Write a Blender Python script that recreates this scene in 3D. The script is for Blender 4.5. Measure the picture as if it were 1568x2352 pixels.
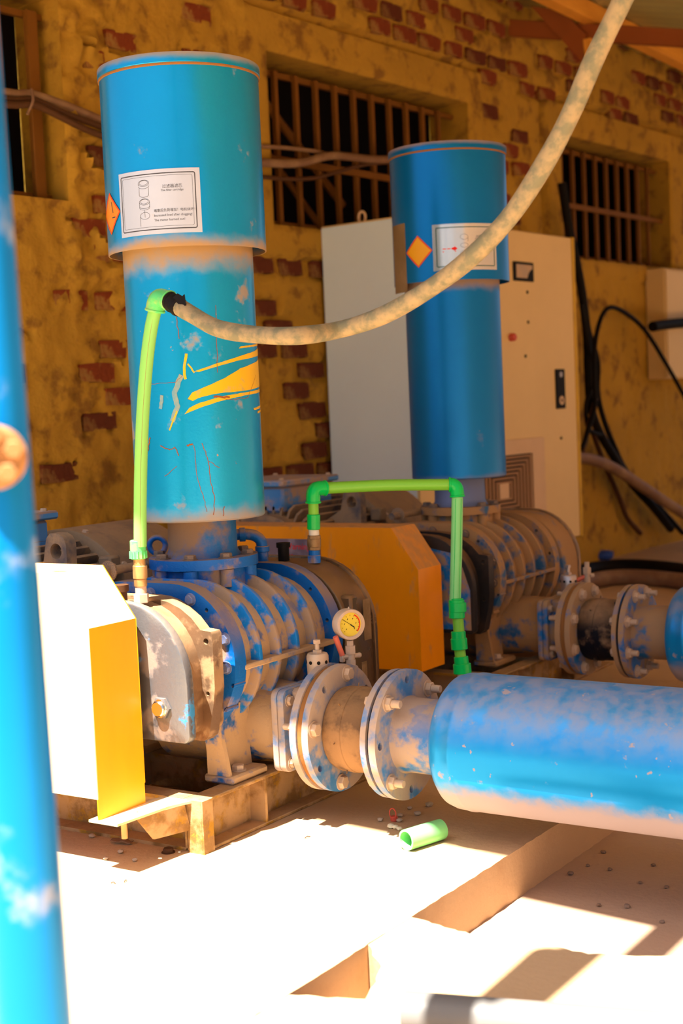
import bpy, bmesh, math, random
from mathutils import Vector, Matrix, noise
random.seed(7)
for o in list(bpy.data.objects): bpy.data.objects.remove(o)
scene = bpy.context.scene
COL = scene.collection
R = math.radians
# ------------------------------------------------------------------ camera
# world axes: X = away from the brick wall towards the yard, Y = along the wall, Z = up (metres)
CAM = Vector((2.534, -3.120, 1.110))
YAW, PITCH, ROLL, FPX = R(33.5), math.atan(251/3300), math.atan(.044), 3300.0
_f0 = Vector((-math.sin(YAW), math.cos(YAW), 0)); _r0 = Vector((math.cos(YAW), math.sin(YAW), 0)); _z = Vector((0, 0, 1))
FW = _f0*math.cos(PITCH) - _z*math.sin(PITCH); _u0 = _f0*math.sin(PITCH) + _z*math.cos(PITCH)
RT = _r0*math.cos(ROLL) - _u0*math.sin(ROLL); UP = _u0*math.cos(ROLL) + _r0*math.sin(ROLL)
cd = bpy.data.cameras.new('camera'); cam = bpy.data.objects.new('camera', cd); COL.objects.link(cam)
cd.sensor_fit = 'AUTO'; cd.sensor_width = 36; cd.lens = FPX/2352*36
m = Matrix((RT, UP, -FW)).transposed().to_4x4(); m.translation = CAM; cam.matrix_world = m
cd.dof.use_dof = True; cd.dof.focus_distance = 3.72; cd.dof.aperture_fstop = 3.2; cd.clip_end = 200
scene.camera = cam
def ray(px, py): return FW + RT*((px-784)/FPX) - UP*((py-1176)/FPX)
def at(px, py, ax, v):
    d = ray(px, py); return CAM + d*((v-CAM[ax])/d[ax])
def atd(px, py, dep): return CAM + ray(px, py)*dep
# ------------------------------------------------------------------ light
SUN_TRAVEL = Vector((.04, .48, -1)).normalized()
w = bpy.data.worlds.new('world'); scene.world = w; w.use_nodes = True
nt = w.node_tree; bg = nt.nodes['Background']
sky = nt.nodes.new('ShaderNodeTexSky'); sky.sky_type = 'NISHITA'; sky.sun_disc = False
sky.sun_elevation = R(64); sky.sun_rotation = R(185); sky.air_density = 1.0; sky.dust_density = 3.0; sky.ozone_density = 1.0
nt.links.new(sky.outputs[0], bg.inputs[0]); bg.inputs[1].default_value = .155
sd = bpy.data.lights.new('sun', 'SUN'); sd.energy = 21.5; sd.angle = R(.53); sd.color = (1, .93, .82)
sun = bpy.data.objects.new('sun', sd); COL.objects.link(sun)
sun.rotation_euler = SUN_TRAVEL.to_track_quat('-Z', 'Y').to_euler()
scene.view_settings.view_transform = 'Standard'; scene.view_settings.look = 'None'
scene.view_settings.gamma = 1; scene.view_settings.use_curve_mapping = False
scene.view_settings.exposure = 0.28
# ------------------------------------------------------------------ materials
DUST = (.42, .27, .15)
def mat(name, col, rough=.5, metal=0., dust=0., dc=DUST, scale=5., top=0., thr=.55, soft=.12, var=.15, vscale=3.,
        rust=0., rcol=(.30, .09, .02), rscale=9., zb=None, bump=0., bscale=40., coat=0., stretch=None, spk=0., drough=.85, tmin=.55, spec=.3):
    M = bpy.data.materials.new(name); M.use_nodes = True; t = M.node_tree; N = t.nodes; L = t.links
    b = N['Principled BSDF']
    tc = N.new('ShaderNodeTexCoord'); co = tc.outputs['Object']
    if stretch:
        mp = N.new('ShaderNodeMapping'); mp.inputs['Scale'].default_value = stretch; L.new(co, mp.inputs[0]); co2 = mp.outputs[0]
    else: co2 = co
    def nz(sc, det=6., c=None, ro=.6):
        n = N.new('ShaderNodeTexNoise'); n.inputs['Scale'].default_value = sc; n.inputs['Detail'].default_value = det
        n.inputs['Roughness'].default_value = ro; L.new(c or co2, n.inputs['Vector']); return n.outputs['Fac']
    def mr(v, a, c, d=0., e=1.):
        n = N.new('ShaderNodeMapRange'); n.interpolation_type = 'SMOOTHSTEP'
        for k, x in zip((1, 2, 3, 4), (a, c, d, e)): n.inputs[k].default_value = x
        L.new(v, n.inputs[0]); return n.outputs[0]
    def ma(op, a, c):
        n = N.new('ShaderNodeMath'); n.operation = op; n.use_clamp = False
        for k, x in enumerate((a, c)):
            if isinstance(x, (int, float)): n.inputs[k].default_value = x
            else: L.new(x, n.inputs[k])
        return n.outputs[0]
    def mix(f, a, c):
        n = N.new('ShaderNodeMix'); n.data_type = 'RGBA'
        L.new(f, n.inputs[0])
        for k, x in ((6, a), (7, c)):
            if isinstance(x, tuple): n.inputs[k].default_value = (*x[:3], 1)
            else: L.new(x, n.inputs[k])
        return n.outputs[2]
    c = mix(nz(vscale), tuple(x*(1-var) for x in col), tuple(min(1, x*(1+var)) for x in col))
    ro = None; me = None
    if rust:
        f = mr(nz(rscale, 9., ro=.7), 1-rust-.03, 1-rust+.03); c = mix(f, c, rcol); ro = ma('MULTIPLY', f, .4)
        if metal: me = ma('SUBTRACT', metal, ma('MULTIPLY', f, metal))
    dm = None
    if dust: dm = ma('MULTIPLY', mr(nz(scale, 8.), thr-soft, thr+soft), dust)
    if top:
        g = N.new('ShaderNodeNewGeometry'); sx = N.new('ShaderNodeSeparateXYZ'); L.new(g.outputs['Normal'], sx.inputs[0])
        f = ma('MULTIPLY', mr(sx.outputs[2], .05, .75), top)
        f = ma('MULTIPLY', f, mr(nz(scale*1.7, 6.), .3, .65, tmin, 1.))
        dm = f if dm is None else ma('MAXIMUM', dm, f)
    if zb:
        s2 = N.new('ShaderNodeSeparateXYZ'); L.new(co, s2.inputs[0]); n3 = nz(scale*1.5, 6.)
        for z0, z1, st in zb:
            zz = ma('ADD', s2.outputs[2], ma('MULTIPLY', ma('SUBTRACT', n3, .5), abs(z1-z0)*1.3))
            if z1 > z0: f = mr(zz, z0, z1, 0., st)
            else: f = mr(zz, z1, z0, st, 0.)
            dm = f if dm is None else ma('MAXIMUM', dm, f)
    if spk:
        f = ma('MULTIPLY', mr(nz(38., 3.), 1-spk-.02, 1-spk+.02), .8); dm = f if dm is None else ma('MAXIMUM', dm, f)
    if dm is not None:
        c = mix(dm, c, dc)
        x = ma('MULTIPLY', dm, drough-rough); x = ma('ADD', x, rough); ro = x if ro is None else ma('ADD', x, ro)
        if metal:
            y = ma('MULTIPLY', metal, ma('SUBTRACT', 1., dm)); me = y if me is None else ma('MINIMUM', y, me)
    elif ro is not None: ro = ma('ADD', ro, rough)
    L.new(c, b.inputs['Base Color'])
    b.inputs['Specular IOR Level'].default_value = spec
    b.inputs['Roughness'].default_value = rough; b.inputs['Metallic'].default_value = metal
    if ro is not None: L.new(ro, b.inputs['Roughness'])
    if me is not None: L.new(me, b.inputs['Metallic'])
    if coat: b.inputs['Coat Weight'].default_value = coat; b.inputs['Coat Roughness'].default_value = .15
    if bump:
        bp = N.new('ShaderNodeBump'); bp.inputs['Strength'].default_value = bump; bp.inputs['Distance'].default_value = .01
        L.new(nz(bscale, 8., co), bp.inputs['Height']); L.new(bp.outputs[0], b.inputs['Normal'])
    return M
BLUE = (.0, .20, .50)
PALE = (.55, .36, .21)
m_cyl = mat('blue_enamel_low', (.0, .36, .74), .30, .5, coat=.25, dust=.75, thr=.66, soft=.05, scale=9, zb=[(1.45, 1.535, 1.), (.86, .80, .8)], dc=(.46, .28, .12), rust=.29, rscale=16, spk=.25, bump=.05, bscale=120)
m_hood = mat('blue_enamel_hood', (.0, .33, .72), .28, .5, coat=.25, dust=.7, thr=.69, soft=.05, scale=8, zb=[(1.575, 1.53, 1.), (2.01, 2.03, .7)], dc=(.46, .28, .12), rust=.27, rscale=13, spk=.24, bump=.05, bscale=120)
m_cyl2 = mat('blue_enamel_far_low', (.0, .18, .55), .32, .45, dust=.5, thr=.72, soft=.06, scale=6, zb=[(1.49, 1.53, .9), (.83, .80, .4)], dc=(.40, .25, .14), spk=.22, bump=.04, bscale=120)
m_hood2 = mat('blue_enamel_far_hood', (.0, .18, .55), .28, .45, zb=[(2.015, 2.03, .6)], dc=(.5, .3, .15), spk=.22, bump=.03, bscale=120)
m_neck = mat('blue_neck', (.01, .14, .42), .45, .2, dust=.95, thr=.46, soft=.08, scale=6, dc=(.28, .17, .09), bump=.2, bscale=150)
m_body = mat('cast_iron_blue', (.01, .12, .40), .40, .1, dust=.95, thr=.41, soft=.07, scale=13, top=.95, dc=(.50, .33, .17), bump=.3, bscale=60)
m_rib = mat('rib_blue', (.003, .20, .66), .38, .15, dust=.95, thr=.50, soft=.07, scale=14, top=.25, dc=(.38, .25, .14), bump=.2, bscale=70)
m_plate = mat('end_plate_blue', (.002, .13, .52), .38, .15, dust=.9, thr=.58, soft=.07, scale=9, top=.9, dc=(.36, .23, .12), bump=.25, bscale=90)
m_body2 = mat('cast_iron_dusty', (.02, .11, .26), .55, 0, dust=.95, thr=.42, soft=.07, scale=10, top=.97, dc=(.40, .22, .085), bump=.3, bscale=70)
m_cover = mat('gear_cover_grey', (.17, .18, .20), .32, .7, dust=.55, thr=.56, soft=.05, scale=11, top=.6, dc=(.32, .21, .13), rust=.40, rcol=(.03, .22, .5), rscale=7, bump=.12, bscale=90)
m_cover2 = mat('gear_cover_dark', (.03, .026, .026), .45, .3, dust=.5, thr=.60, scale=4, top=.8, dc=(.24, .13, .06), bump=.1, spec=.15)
m_rear = mat('oil_stained_cover', (.17, .095, .045), .24, .5, dust=.8, thr=.53, soft=.1, scale=5, top=.5, dc=(.34, .19, .085), bump=.12)
m_rim = mat('rim_cast', (.24, .15, .09), .32, .65, dust=.7, thr=.55, soft=.06, scale=10, top=.85, dc=(.42, .26, .13), bump=.15)
m_orange = mat('orange_guard', (.92, .36, .002), .38, 0, dust=.2, thr=.66, scale=6, dc=(.6, .25, .02), stretch=(3, 3, .7), bump=.03)
m_dusty_sunlit = mat('orange_guard_dusty_sunlit', (.86, .34, .008), .5, 0, dust=.97, thr=.30, soft=.05, scale=4, top=1., dc=(.86, .68, .40), bump=.03)  # orange under pale dust, with sun glare painted into the panels' colour
m_orange2 = mat('orange_guard_far', (.88, .30, .001), .34, 0, dust=.5, thr=.64, soft=.05, scale=9, top=.95, dc=(.46, .26, .10), stretch=(2.5, 2.5, .8), rust=.31, rcol=(.20, .08, .02), rscale=7, bump=.03)
m_frame = mat('skid_steel', (.24, .13, .04), .5, .2, dust=.95, thr=.50, soft=.08, scale=11, top=.9, dc=(.46, .29, .14), rust=.47, rcol=(.38, .20, .02), rscale=9, bump=.25, bscale=60)
m_pipe = mat('dusty_blue_pipe', (.02, .18, .50), .42, .1, dust=.95, thr=.44, soft=.08, scale=10, top=.8, dc=(.44, .31, .22), bump=.15)
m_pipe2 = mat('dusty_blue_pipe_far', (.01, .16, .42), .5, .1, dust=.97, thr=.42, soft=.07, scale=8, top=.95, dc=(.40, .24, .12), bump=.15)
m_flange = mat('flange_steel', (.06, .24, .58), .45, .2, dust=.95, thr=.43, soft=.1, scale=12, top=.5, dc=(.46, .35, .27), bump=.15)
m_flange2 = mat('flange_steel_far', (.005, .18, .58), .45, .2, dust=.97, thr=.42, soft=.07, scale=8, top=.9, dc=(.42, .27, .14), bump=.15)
m_sil = mat('silencer_blue', (.0, .30, .80), .30, .35, dust=.9, thr=.665, soft=.035, scale=14, top=.55, tmin=.22, dc=(.42, .34, .33), zb=[(.19, .145, .92)], spk=.29, bump=.05)
m_rubber = mat('rubber_dusty', (.10, .06, .035), .7, 0, dust=.95, thr=.43, soft=.1, scale=9, top=.7, dc=(.34, .19, .085), bump=.2)
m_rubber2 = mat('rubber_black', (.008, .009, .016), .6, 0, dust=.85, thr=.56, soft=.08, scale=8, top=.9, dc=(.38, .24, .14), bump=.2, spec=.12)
m_gasket = mat('gasket_rust', (.30, .13, .035), .75, 0, bump=.2)
m_bolt = mat('bolt_dusty', (.42, .32, .24), .5, .3, dust=.85, thr=.45, scale=20, dc=(.60, .44, .32))
m_bolt_d = mat('bolt_dark', (.10, .09, .10), .45, .4, dust=.8, thr=.5, scale=20, top=.8, dc=(.34, .22, .14))
m_steel = mat('steel_dusty_pale', (.48, .38, .30), .45, .3, dust=.9, thr=.45, scale=15, dc=(.58, .42, .30))
m_alu = mat('aluminium', (.50, .45, .46), .35, .8, dust=.4, thr=.55, scale=12, top=.7)
m_chrome = mat('chrome', (.75, .70, .62), .2, 1.)
m_brass = mat('brass', (.55, .33, .13), .35, .7, dust=.5, thr=.55, scale=30, dc=(.5, .3, .15))
m_brass2 = mat('brass_dull', (.26, .16, .07), .45, .5, dust=.5, thr=.5, scale=30)
m_green = mat('green_pipe_pale', (.24, .60, .14), .3, 0, var=.1, spk=.2, dc=(.5, .45, .15))
m_green2 = mat('green_pipe_olive', (.20, .56, .05), .3, 0, var=.1, spk=.2, dc=(.4, .33, .1))
m_green3 = mat('green_pipe_mint', (.22, .66, .24), .3, 0, var=.1, spk=.2, dc=(.4, .4, .2))
m_gfit = mat('green_fitting', (.0, .55, .10), .26, 0, var=.08)
m_gfit1 = mat('green_fitting_pale', (.10, .62, .18), .28, 0, dust=.6, thr=.58, scale=25, dc=(.5, .5, .15))
m_tape = mat('white_tape', (.75, .70, .62), .6)
m_hose = mat('dusty_hose', (.20, .19, .12), .75, 0, dust=.8, thr=.50, soft=.12, scale=30, dc=(.42, .31, .17), bump=.35, bscale=60)
m_black = mat('black_rubber', (.010, .008, .008), .6, spec=.12)
m_blackd = mat('black_cable', (.008, .006, .005), .6, spec=.1)
m_brownc = mat('brown_cable', (.09, .04, .018), .6, spec=.15)
m_brownp = mat('brown_pipe', (.22, .12, .07), .6, dust=.6)
m_red = mat('red_plastic', (.62, .09, .06), .4)
m_redlever = mat('red_lever', (.72, .16, .10), .45, dust=.4, thr=.6)
m_dial = mat('gauge_dial', (.78, .60, .06), .35)
m_ink = mat('black_ink', (.012, .012, .014), .6, spec=.1)
m_redink = mat('red_ink', (.75, .02, .015), .5, spec=.1)
m_rim_gauge = mat('gauge_case', (.60, .48, .42), .45, .1, dust=.8, thr=.5, scale=20, dc=(.58, .40, .24))
m_silver = mat('silver_sticker', (.70, .70, .74), .30, .55, dust=.5, thr=.68, soft=.05, scale=18, dc=(.5, .45, .4))
m_silver2 = mat('silver_sticker_far', (.72, .72, .74), .20, .75)
m_greyink = mat('grey_ink', (.07, .07, .085), .6, spec=.1)
m_teal = mat('dark_teal_ink', (.005, .07, .06), .4, spec=.1)
m_orlab = mat('orange_sticker', (.70, .24, .02), .4, dust=.5, thr=.58, scale=20, dc=(.5, .3, .1))
m_yelab = mat('yellow_sticker', (.80, .38, .01), .4, var=.1)
m_redlab = mat('red_sticker_edge', (.75, .07, .01), .4)
m_tapebrown = mat('brown_sticker', (.20, .13, .06), .5, dust=.5)
m_yellow = mat('yellow_paint', (.80, .48, .01), .5, dust=.5, thr=.60, soft=.05, scale=20, dc=(.35, .35, .2))
m_cabgrey = mat('cabinet_grey', (.70, .84, .98), .38, 0, var=.05)
m_cab = mat('cabinet_cream', (.80, .58, .27), .45, 0, var=.08, rust=.28, rcol=(.45, .17, .03), rscale=16)
m_cabedge = mat('cabinet_yellow_edge', (.70, .42, .01), .45, 0, dust=.5, dc=(.5, .3, .08))
m_vent = mat('vent_cream', (.72, .50, .30), .45, 0, rust=.34, rcol=(.50, .17, .03), rscale=20)
m_ventslat = mat('vent_slat', (.36, .20, .10), .6)
m_motor = mat('motor_iron', (.06, .07, .10), .5, .2, dust=.97, thr=.44, scale=8, top=.97, dc=(.33, .22, .13), bump=.2)
m_tbox = mat('terminal_box_blue', (.05, .24, .62), .45, .1, dust=.95, thr=.52, soft=.07, scale=8, top=.97, dc=(.44, .30, .21), bump=.1)
m_post = mat('post_blue', (.0, .22, .62), .3, .4, dust=.7, thr=.62, soft=.06, scale=6, dc=(.5, .45, .42))
m_clamp = mat('clamp_rusty', (.42, .20, .07), .4, .4, dust=.5)
m_wood = mat('roof_timber', (.85, .34, .04), .65, stretch=(6, 1, 6), var=.35)
m_woodd = mat('roof_timber_dark', (.30, .08, .015), .7, var=.3)
m_roof = mat('roof_sheet', (.46, .42, .17), .55, .1, var=.15)
m_bar = mat('window_bar', (.20, .08, .012), .6, .1, var=.3, spec=.15)
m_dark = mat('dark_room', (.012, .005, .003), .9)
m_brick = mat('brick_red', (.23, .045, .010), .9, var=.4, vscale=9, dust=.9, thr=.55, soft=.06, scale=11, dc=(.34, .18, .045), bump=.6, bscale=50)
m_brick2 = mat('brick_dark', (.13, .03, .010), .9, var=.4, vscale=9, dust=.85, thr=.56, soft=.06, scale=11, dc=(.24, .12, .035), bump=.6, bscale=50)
m_wall = mat('wall_plaster', (.47, .265, .028), .92, var=.28, vscale=2.2, dust=.8, thr=.58, soft=.08, scale=8, dc=(.20, .09, .014), rust=.29, rcol=(.05, .025, .006), rscale=9, bump=1., bscale=22)
m_conc = mat('floor_concrete', (.55, .37, .21), .9, var=.12, vscale=2, dust=.5, thr=.62, soft=.1, scale=9, dc=(.45, .29, .16), bump=.25, bscale=60, spec=.15)
m_conc2 = mat('trench_concrete', (.46, .31, .21), .9, var=.14, vscale=3, rust=.27, rcol=(.14, .09, .07), rscale=22, bump=.3, bscale=60, spec=.15)
m_pebble = mat('pebble', (.46, .36, .27), .9, var=.3)
m_warn = mat('warning_plate', (.20, .17, .27), .3, .6, dust=.5, thr=.58, scale=14, dc=(.45, .4, .45))
m_yelwhite = mat('yellow_white', (.80, .74, .55), .7)
m_greypipe = mat('grey_plastic', (.16, .155, .15), .5, 0, dust=.4)
m_scr = mat('rust_scratch', (.30, .085, .02), .7)
m_scrape = mat('dust_scrape', (.30, .36, .30), .7, 0, dust=.7, thr=.5, scale=40, dc=(.10, .35, .55))
m_bluepl = mat('blue_plastic', (.03, .10, .5), .4)
# ------------------------------------------------------------------ mesh helpers
# local (a, b, h): X -> (h, a, b); Y -> (a, h, b); Z -> (a, b, h)
def conv(ax, a, b, h): return Vector((h, a, b)) if ax == 'X' else Vector((a, h, b)) if ax == 'Y' else Vector((a, b, h))
def B(): return bmesh.new()
def bev(bm, geom_edges, w, seg=1):
    bmesh.ops.bevel(bm, geom=geom_edges, offset=w, segments=seg, affect='EDGES', profile=.5, clamp_overlap=True)
def box(bm, c, s, bw=0, rot=None, seg=1):
    mt = Matrix.Translation(c) @ (rot.to_4x4() if rot else Matrix.Identity(4)) @ Matrix.Diagonal((*s, 1))
    r = bmesh.ops.create_cube(bm, size=1, matrix=mt)
    if bw: bev(bm, list({e for v in r['verts'] for e in v.link_edges}), bw, seg)
    return bm
def bb(bm, x0, x1, y0, y1, z0, z1, bw=0): return box(bm, ((x0+x1)/2, (y0+y1)/2, (z0+z1)/2), (x1-x0, y1-y0, z1-z0), bw)
def lathe(bm, prof, ax='Z', c=(0, 0, 0), seg=48, a0=0., a1=None):
    """prof: [(r, h)] along axis; closed ends where r == 0"""
    c = Vector(c); full = a1 is None; n = seg; rings = []
    for r, h in prof:
        if r <= 1e-6: rings.append([bm.verts.new(c + conv(ax, 0, 0, h))])
        else:
            rings.append([bm.verts.new(c + conv(ax, r*math.cos(t), r*math.sin(t), h)) for t in
                          [(a0 + (2*math.pi*i/n if full else (a1-a0)*i/n)) for i in range(n if full else n+1)]])
    fs = []
    for p, q in zip(rings, rings[1:]):
        k = n if full else n
        for i in range(k):
            j = (i+1) % n if full else i+1
            vs = []
            for v in ((p[0],) if len(p) == 1 else (p[i], p[j])): vs.append(v)
            for v in ((q[0],) if len(q) == 1 else (q[j], q[i])): vs.append(v)
            if len(vs) > 2:
                try: fs.append(bm.faces.new(vs))
                except ValueError: pass
    return bm
def cyl(bm, r, h0, h1, ax='Z', c=(0, 0, 0), seg=32, ch=0):
    pr = [(0, h0), (r, h0), (r, h1), (0, h1)] if not ch else [(0, h0), (r-ch, h0), (r, h0+ch), (r, h1-ch), (r-ch, h1), (0, h1)]
    return lathe(bm, pr, ax, c, seg)
def plate(bm, out, holes, ax, h0, h1, bw=0):
    """extruded outline with real holes"""
    loops = [out] + list(holes or []); es = []
    for lp in loops:
        vs = [bm.verts.new(conv(ax, a, b, h0)) for a, b in lp]
        es += [bm.edges.new((vs[i], vs[(i+1) % len(vs)])) for i in range(len(vs))]
    if len(loops) == 1:
        f = [bm.faces.new([e.verts[0] for e in es])]
    else:
        r = bmesh.ops.triangle_fill(bm, use_beauty=True, use_dissolve=False, edges=es); f = [x for x in r['geom'] if isinstance(x, bmesh.types.BMFace)]
    r = bmesh.ops.extrude_face_region(bm, geom=f); d = conv(ax, 0, 0, h1-h0)
    bmesh.ops.translate(bm, vec=d, verts=[x for x in r['geom'] if isinstance(x, bmesh.types.BMVert)])
    if bw and len(loops) == 1:
        top = [x for x in r['geom'] if isinstance(x, bmesh.types.BMFace)]
        ee = list({e for x in top+f if x.is_valid for e in x.edges}); bev(bm, ee, bw, 2)
    return bm
def circ(cx, cy, r, n=16, a=0): return [(cx + r*math.cos(a+2*math.pi*i/n), cy + r*math.sin(a+2*math.pi*i/n)) for i in range(n)]
def rrect(x0, x1, y0, y1, r, n=5):
    rs = r if isinstance(r, (list, tuple)) else [r]*4; P = []   # corners: x1y1, x0y1, x0y0, x1y0
    for (cx, cy, sx, sy, a, q) in ((x1, y1, -1, -1, 0, rs[0]), (x0, y1, 1, -1, 90, rs[1]), (x0, y0, 1, 1, 180, rs[2]), (x1, y0, -1, 1, 270, rs[3])):
        k = max(1, n if q > .001 else 1)
        for i in range(k+1 if q > .001 else 1):
            t = R(a + 90*i/k) if q > .001 else R(a)
            P.append((cx + sx*q + q*math.cos(t), cy + sy*q + q*math.sin(t)) if q > .001 else (cx, cy))
    return P
def stad(hw, hh, cz, n=14):
    o = hw-hh; P = []
    for i in range(n+1): t = R(-90 + 180*i/n); P.append((o + hh*math.cos(t), cz + hh*math.sin(t)))
    for i in range(n+1): t = R(90 + 180*i/n); P.append((-o + hh*math.cos(t), cz + hh*math.sin(t)))
    return P
def smooth_path(pts, k=8):
    P = [Vector(p) for p in pts]; out = []
    for i in range(len(P)-1):
        a = P[i-1] if i else P[i]*2-P[i+1]; b, c = P[i], P[i+1]; d = P[i+2] if i+2 < len(P) else P[i+1]*2-P[i]
        for j in range(k):
            t = j/k; out.append(.5*((2*b) + (c-a)*t + (2*a-5*b+4*c-d)*t*t + (3*b-a-3*c+d)*t**3))
    return out + [P[-1]]
def tube(bm, pts, r, seg=12, k=0, ru=None):
    P = smooth_path(pts, k) if k else [Vector(p) for p in pts]
    n = len(P); T = [(P[min(i+1, n-1)]-P[max(i-1, 0)]).normalized() for i in range(n)]
    u = T[0].orthogonal().normalized(); rings = []
    for i in range(n):
        u = (u - T[i]*u.dot(T[i])).normalized(); v = T[i].cross(u)
        rr = r(i/(n-1)) if callable(r) else r
        rings.append([bm.verts.new(P[i] + (u*math.cos(2*math.pi*j/seg) + v*math.sin(2*math.pi*j/seg))*rr) for j in range(seg)])
    for p, q in zip(rings, rings[1:]):
        for j in range(seg): bm.faces.new((p[j], p[(j+1) % seg], q[(j+1) % seg], q[j]))
    bm.faces.new(rings[0][::-1]); bm.faces.new(rings[-1]); return bm
def obj(name, bm, mt, parent=None, ang=38, recalc=True, **pr):
    if recalc: bmesh.ops.recalc_face_normals(bm, faces=bm.faces[:])
    me = bpy.data.meshes.new(name); bm.to_mesh(me); bm.free(); me.materials.append(mt)
    me.shade_smooth(); me.set_sharp_from_angle(angle=R(ang))
    return inst(name, me, parent, **pr)
def inst(name, me, parent=None, mw=None, **pr):
    o = bpy.data.objects.new(name, me); COL.objects.link(o); o.parent = parent
    if mw is not None: o.matrix_local = mw
    for k, v in pr.items(): o[k] = v
    return o
def thing(name, label, cat, loc=(0, 0, 0), rz=0, group=None):
    o = bpy.data.objects.new(name, None); COL.objects.link(o); o.location = loc; o.rotation_euler = (0, 0, rz); o.empty_display_size = .1
    o['label'] = label; o['category'] = cat
    if group: o['group'] = group
    return o
def tag(o, label, cat, group=None):
    o['label'] = label; o['category'] = cat
    if group: o['group'] = group
    return o
def struct(o): o['kind'] = 'structure'; return o
_hex = {}
def hexmesh(kind, mt):
    """unit bolt along +Z: 'head' hex head with washer, 'nut' nut with stud; size: hex radius 1"""
    k = (kind, mt.name)
    if k not in _hex:
        bm = B(); cyl(bm, 1.25, 0, .16, seg=20)
        lathe(bm, [(0, .16), (1.0, .16), (1.0, .72), (.86, .86), (0, .86)], seg=6)
        if kind == 'nut': lathe(bm, [(0, .8), (.58, .8), (.58, 2.1), (.5, 2.2), (0, 2.2)], seg=14)
        bmesh.ops.recalc_face_normals(bm, faces=bm.faces[:])
        me = bpy.data.meshes.new('bolt'); bm.to_mesh(me); bm.free(); me.materials.append(mt); me.shade_smooth(); me.set_sharp_from_angle(angle=R(30)); _hex[k] = me
    return _hex[k]
def bolt(parent, loc, direc, r, kind='head', mt=None, roll=0., name='bolt'):
    q = Vector(direc).to_track_quat('Z', 'Y').to_matrix().to_4x4()
    return inst(name, hexmesh(kind, mt or m_bolt), parent, Matrix.Translation(loc) @ q @ Matrix.Rotation(roll, 4, 'Z') @ Matrix.Diagonal((r, r, r, 1)))
def text_bm(s, size, align='LEFT'):
    cu = bpy.data.curves.new('t', 'FONT'); cu.body = s; cu.size = size; cu.align_x = align; cu.resolution_u = 2
    o = bpy.data.objects.new('t', cu); COL.objects.link(o); dg = bpy.context.evaluated_depsgraph_get()
    me = bpy.data.meshes.new_from_object(o.evaluated_get(dg)); bpy.data.objects.remove(o); bpy.data.curves.remove(cu)
    bm = B(); bm.from_mesh(me); bpy.data.meshes.remove(me); return bm
def wrap(bm, rad, th0, z0):
    """flat (x, y) sheet -> onto a vertical cylinder of radius rad about the local axis, x=0 at angle th0, z is the lift off it"""
    for v in bm.verts:
        a = th0 + v.co.x/rad; rr = rad + v.co.z; v.co = Vector((rr*math.cos(a), rr*math.sin(a), z0 + v.co.y))
    return bm
def sheet(x0, x1, y0, y1, lift, n=14, th=.0012):
    bm = B()
    for i in range(n):
        a, b = x0+(x1-x0)*i/n, x0+(x1-x0)*(i+1)/n
        bm.faces.new([bm.verts.new((p, q, lift)) for p, q in ((a, y0), (b, y0), (b, y1), (a, y1))])
    bmesh.ops.remove_doubles(bm, verts=bm.verts[:], dist=1e-5)
    r = bmesh.ops.extrude_face_region(bm, geom=bm.faces[:]); bmesh.ops.translate(bm, vec=(0, 0, th), verts=[g for g in r['geom'] if isinstance(g, bmesh.types.BMVert)])
    return bm
def ribbon(bm, pts, wd, lift, close=False):
    """flat line drawn with width on the sheet"""
    P = [Vector((*p, 0)) for p in pts]; n = len(P); vs = []
    for i in range(n):
        a = P[(i-1) % n] if close or i else P[i]; b = P[(i+1) % n] if close or i < n-1 else P[i]
        t = (b-a).normalized(); nn = Vector((-t.y, t.x, 0))*wd/2
        vs.append((bm.verts.new((P[i]+nn)+Vector((0, 0, lift))), bm.verts.new((P[i]-nn)+Vector((0, 0, lift)))))
    for i in range(n if close else n-1):
        j = (i+1) % n; bm.faces.new((vs[i][0], vs[i][1], vs[j][1], vs[j][0]))
    return bm
def poly(bm, pts, lift):
    bm.faces.new([bm.verts.new((a, b, lift)) for a, b in pts]); return bm
def dens(pts, k=6):
    out = []
    for i, p in enumerate(pts):
        q = pts[(i+1) % len(pts)]
        out += [(p[0]+(q[0]-p[0])*j/k, p[1]+(q[1]-p[1])*j/k) for j in range(k)]
    return out
# ------------------------------------------------------------------ the setting
WP, WD, WN = Vector((-1.45, 2.8, 0)), Vector((.066, .998, 0)).normalized(), Vector((.998, -.066, 0)).normalized()
def W(s, z, off=0.): return WP + WD*s + WN*off + Vector((0, 0, z))
WM = Matrix((WD, WN, Vector((0, 0, 1)))).transposed().to_4x4()          # local (s, off, z)
WMT = Matrix.Translation(WP) @ WM
OPEN = [(-2.52, -1.64, 1.96, 2.76), (-.36, 1.40, 1.96, 2.76), (2.48, 4.08, 1.96, 2.72)]
SUR = [(-.54, 1.56, 1.80, 2.96), (2.28, 4.44, 1.84, 2.92)]
rb = random.Random(11); cells = {}
CH, CL = .098, .235
def prob(s, z):
    for a, b, c, d in SUR:
        if a-.05 < s < b+.05 and c < z < d: return 0
    if s > 2.2 and z < 1.9: return 0
    if 0. < s < 2.3 and z < 1.75: return 0
    if s < -2.05: return .12
    if z > 2.93 and s > -.5: return .5
    if 1.5 < s < 2.35: return .5
    if -.56 < s < .1 and z < 1.85: return .65
    if s < -.5 and z > 2.2: return .3
    if -1.75 < s < -1.4 and z > 1.8: return .6
    if s < -.9: return .20 if z < 1.5 else .12
    return .25
for j in range(5, 37):
    for i in range(-13, 25):
        s = (i + (.5 if j % 2 else 0))*CL; z = j*CH
        inside = any(a-.13 < s < b+.13 and c-.06 < z < d+.06 for a, b, c, d in OPEN)
        if inside or s > 5.2: continue
        if rb.random() < prob(s, z): cells[(i, j)] = rb.random()
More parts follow.
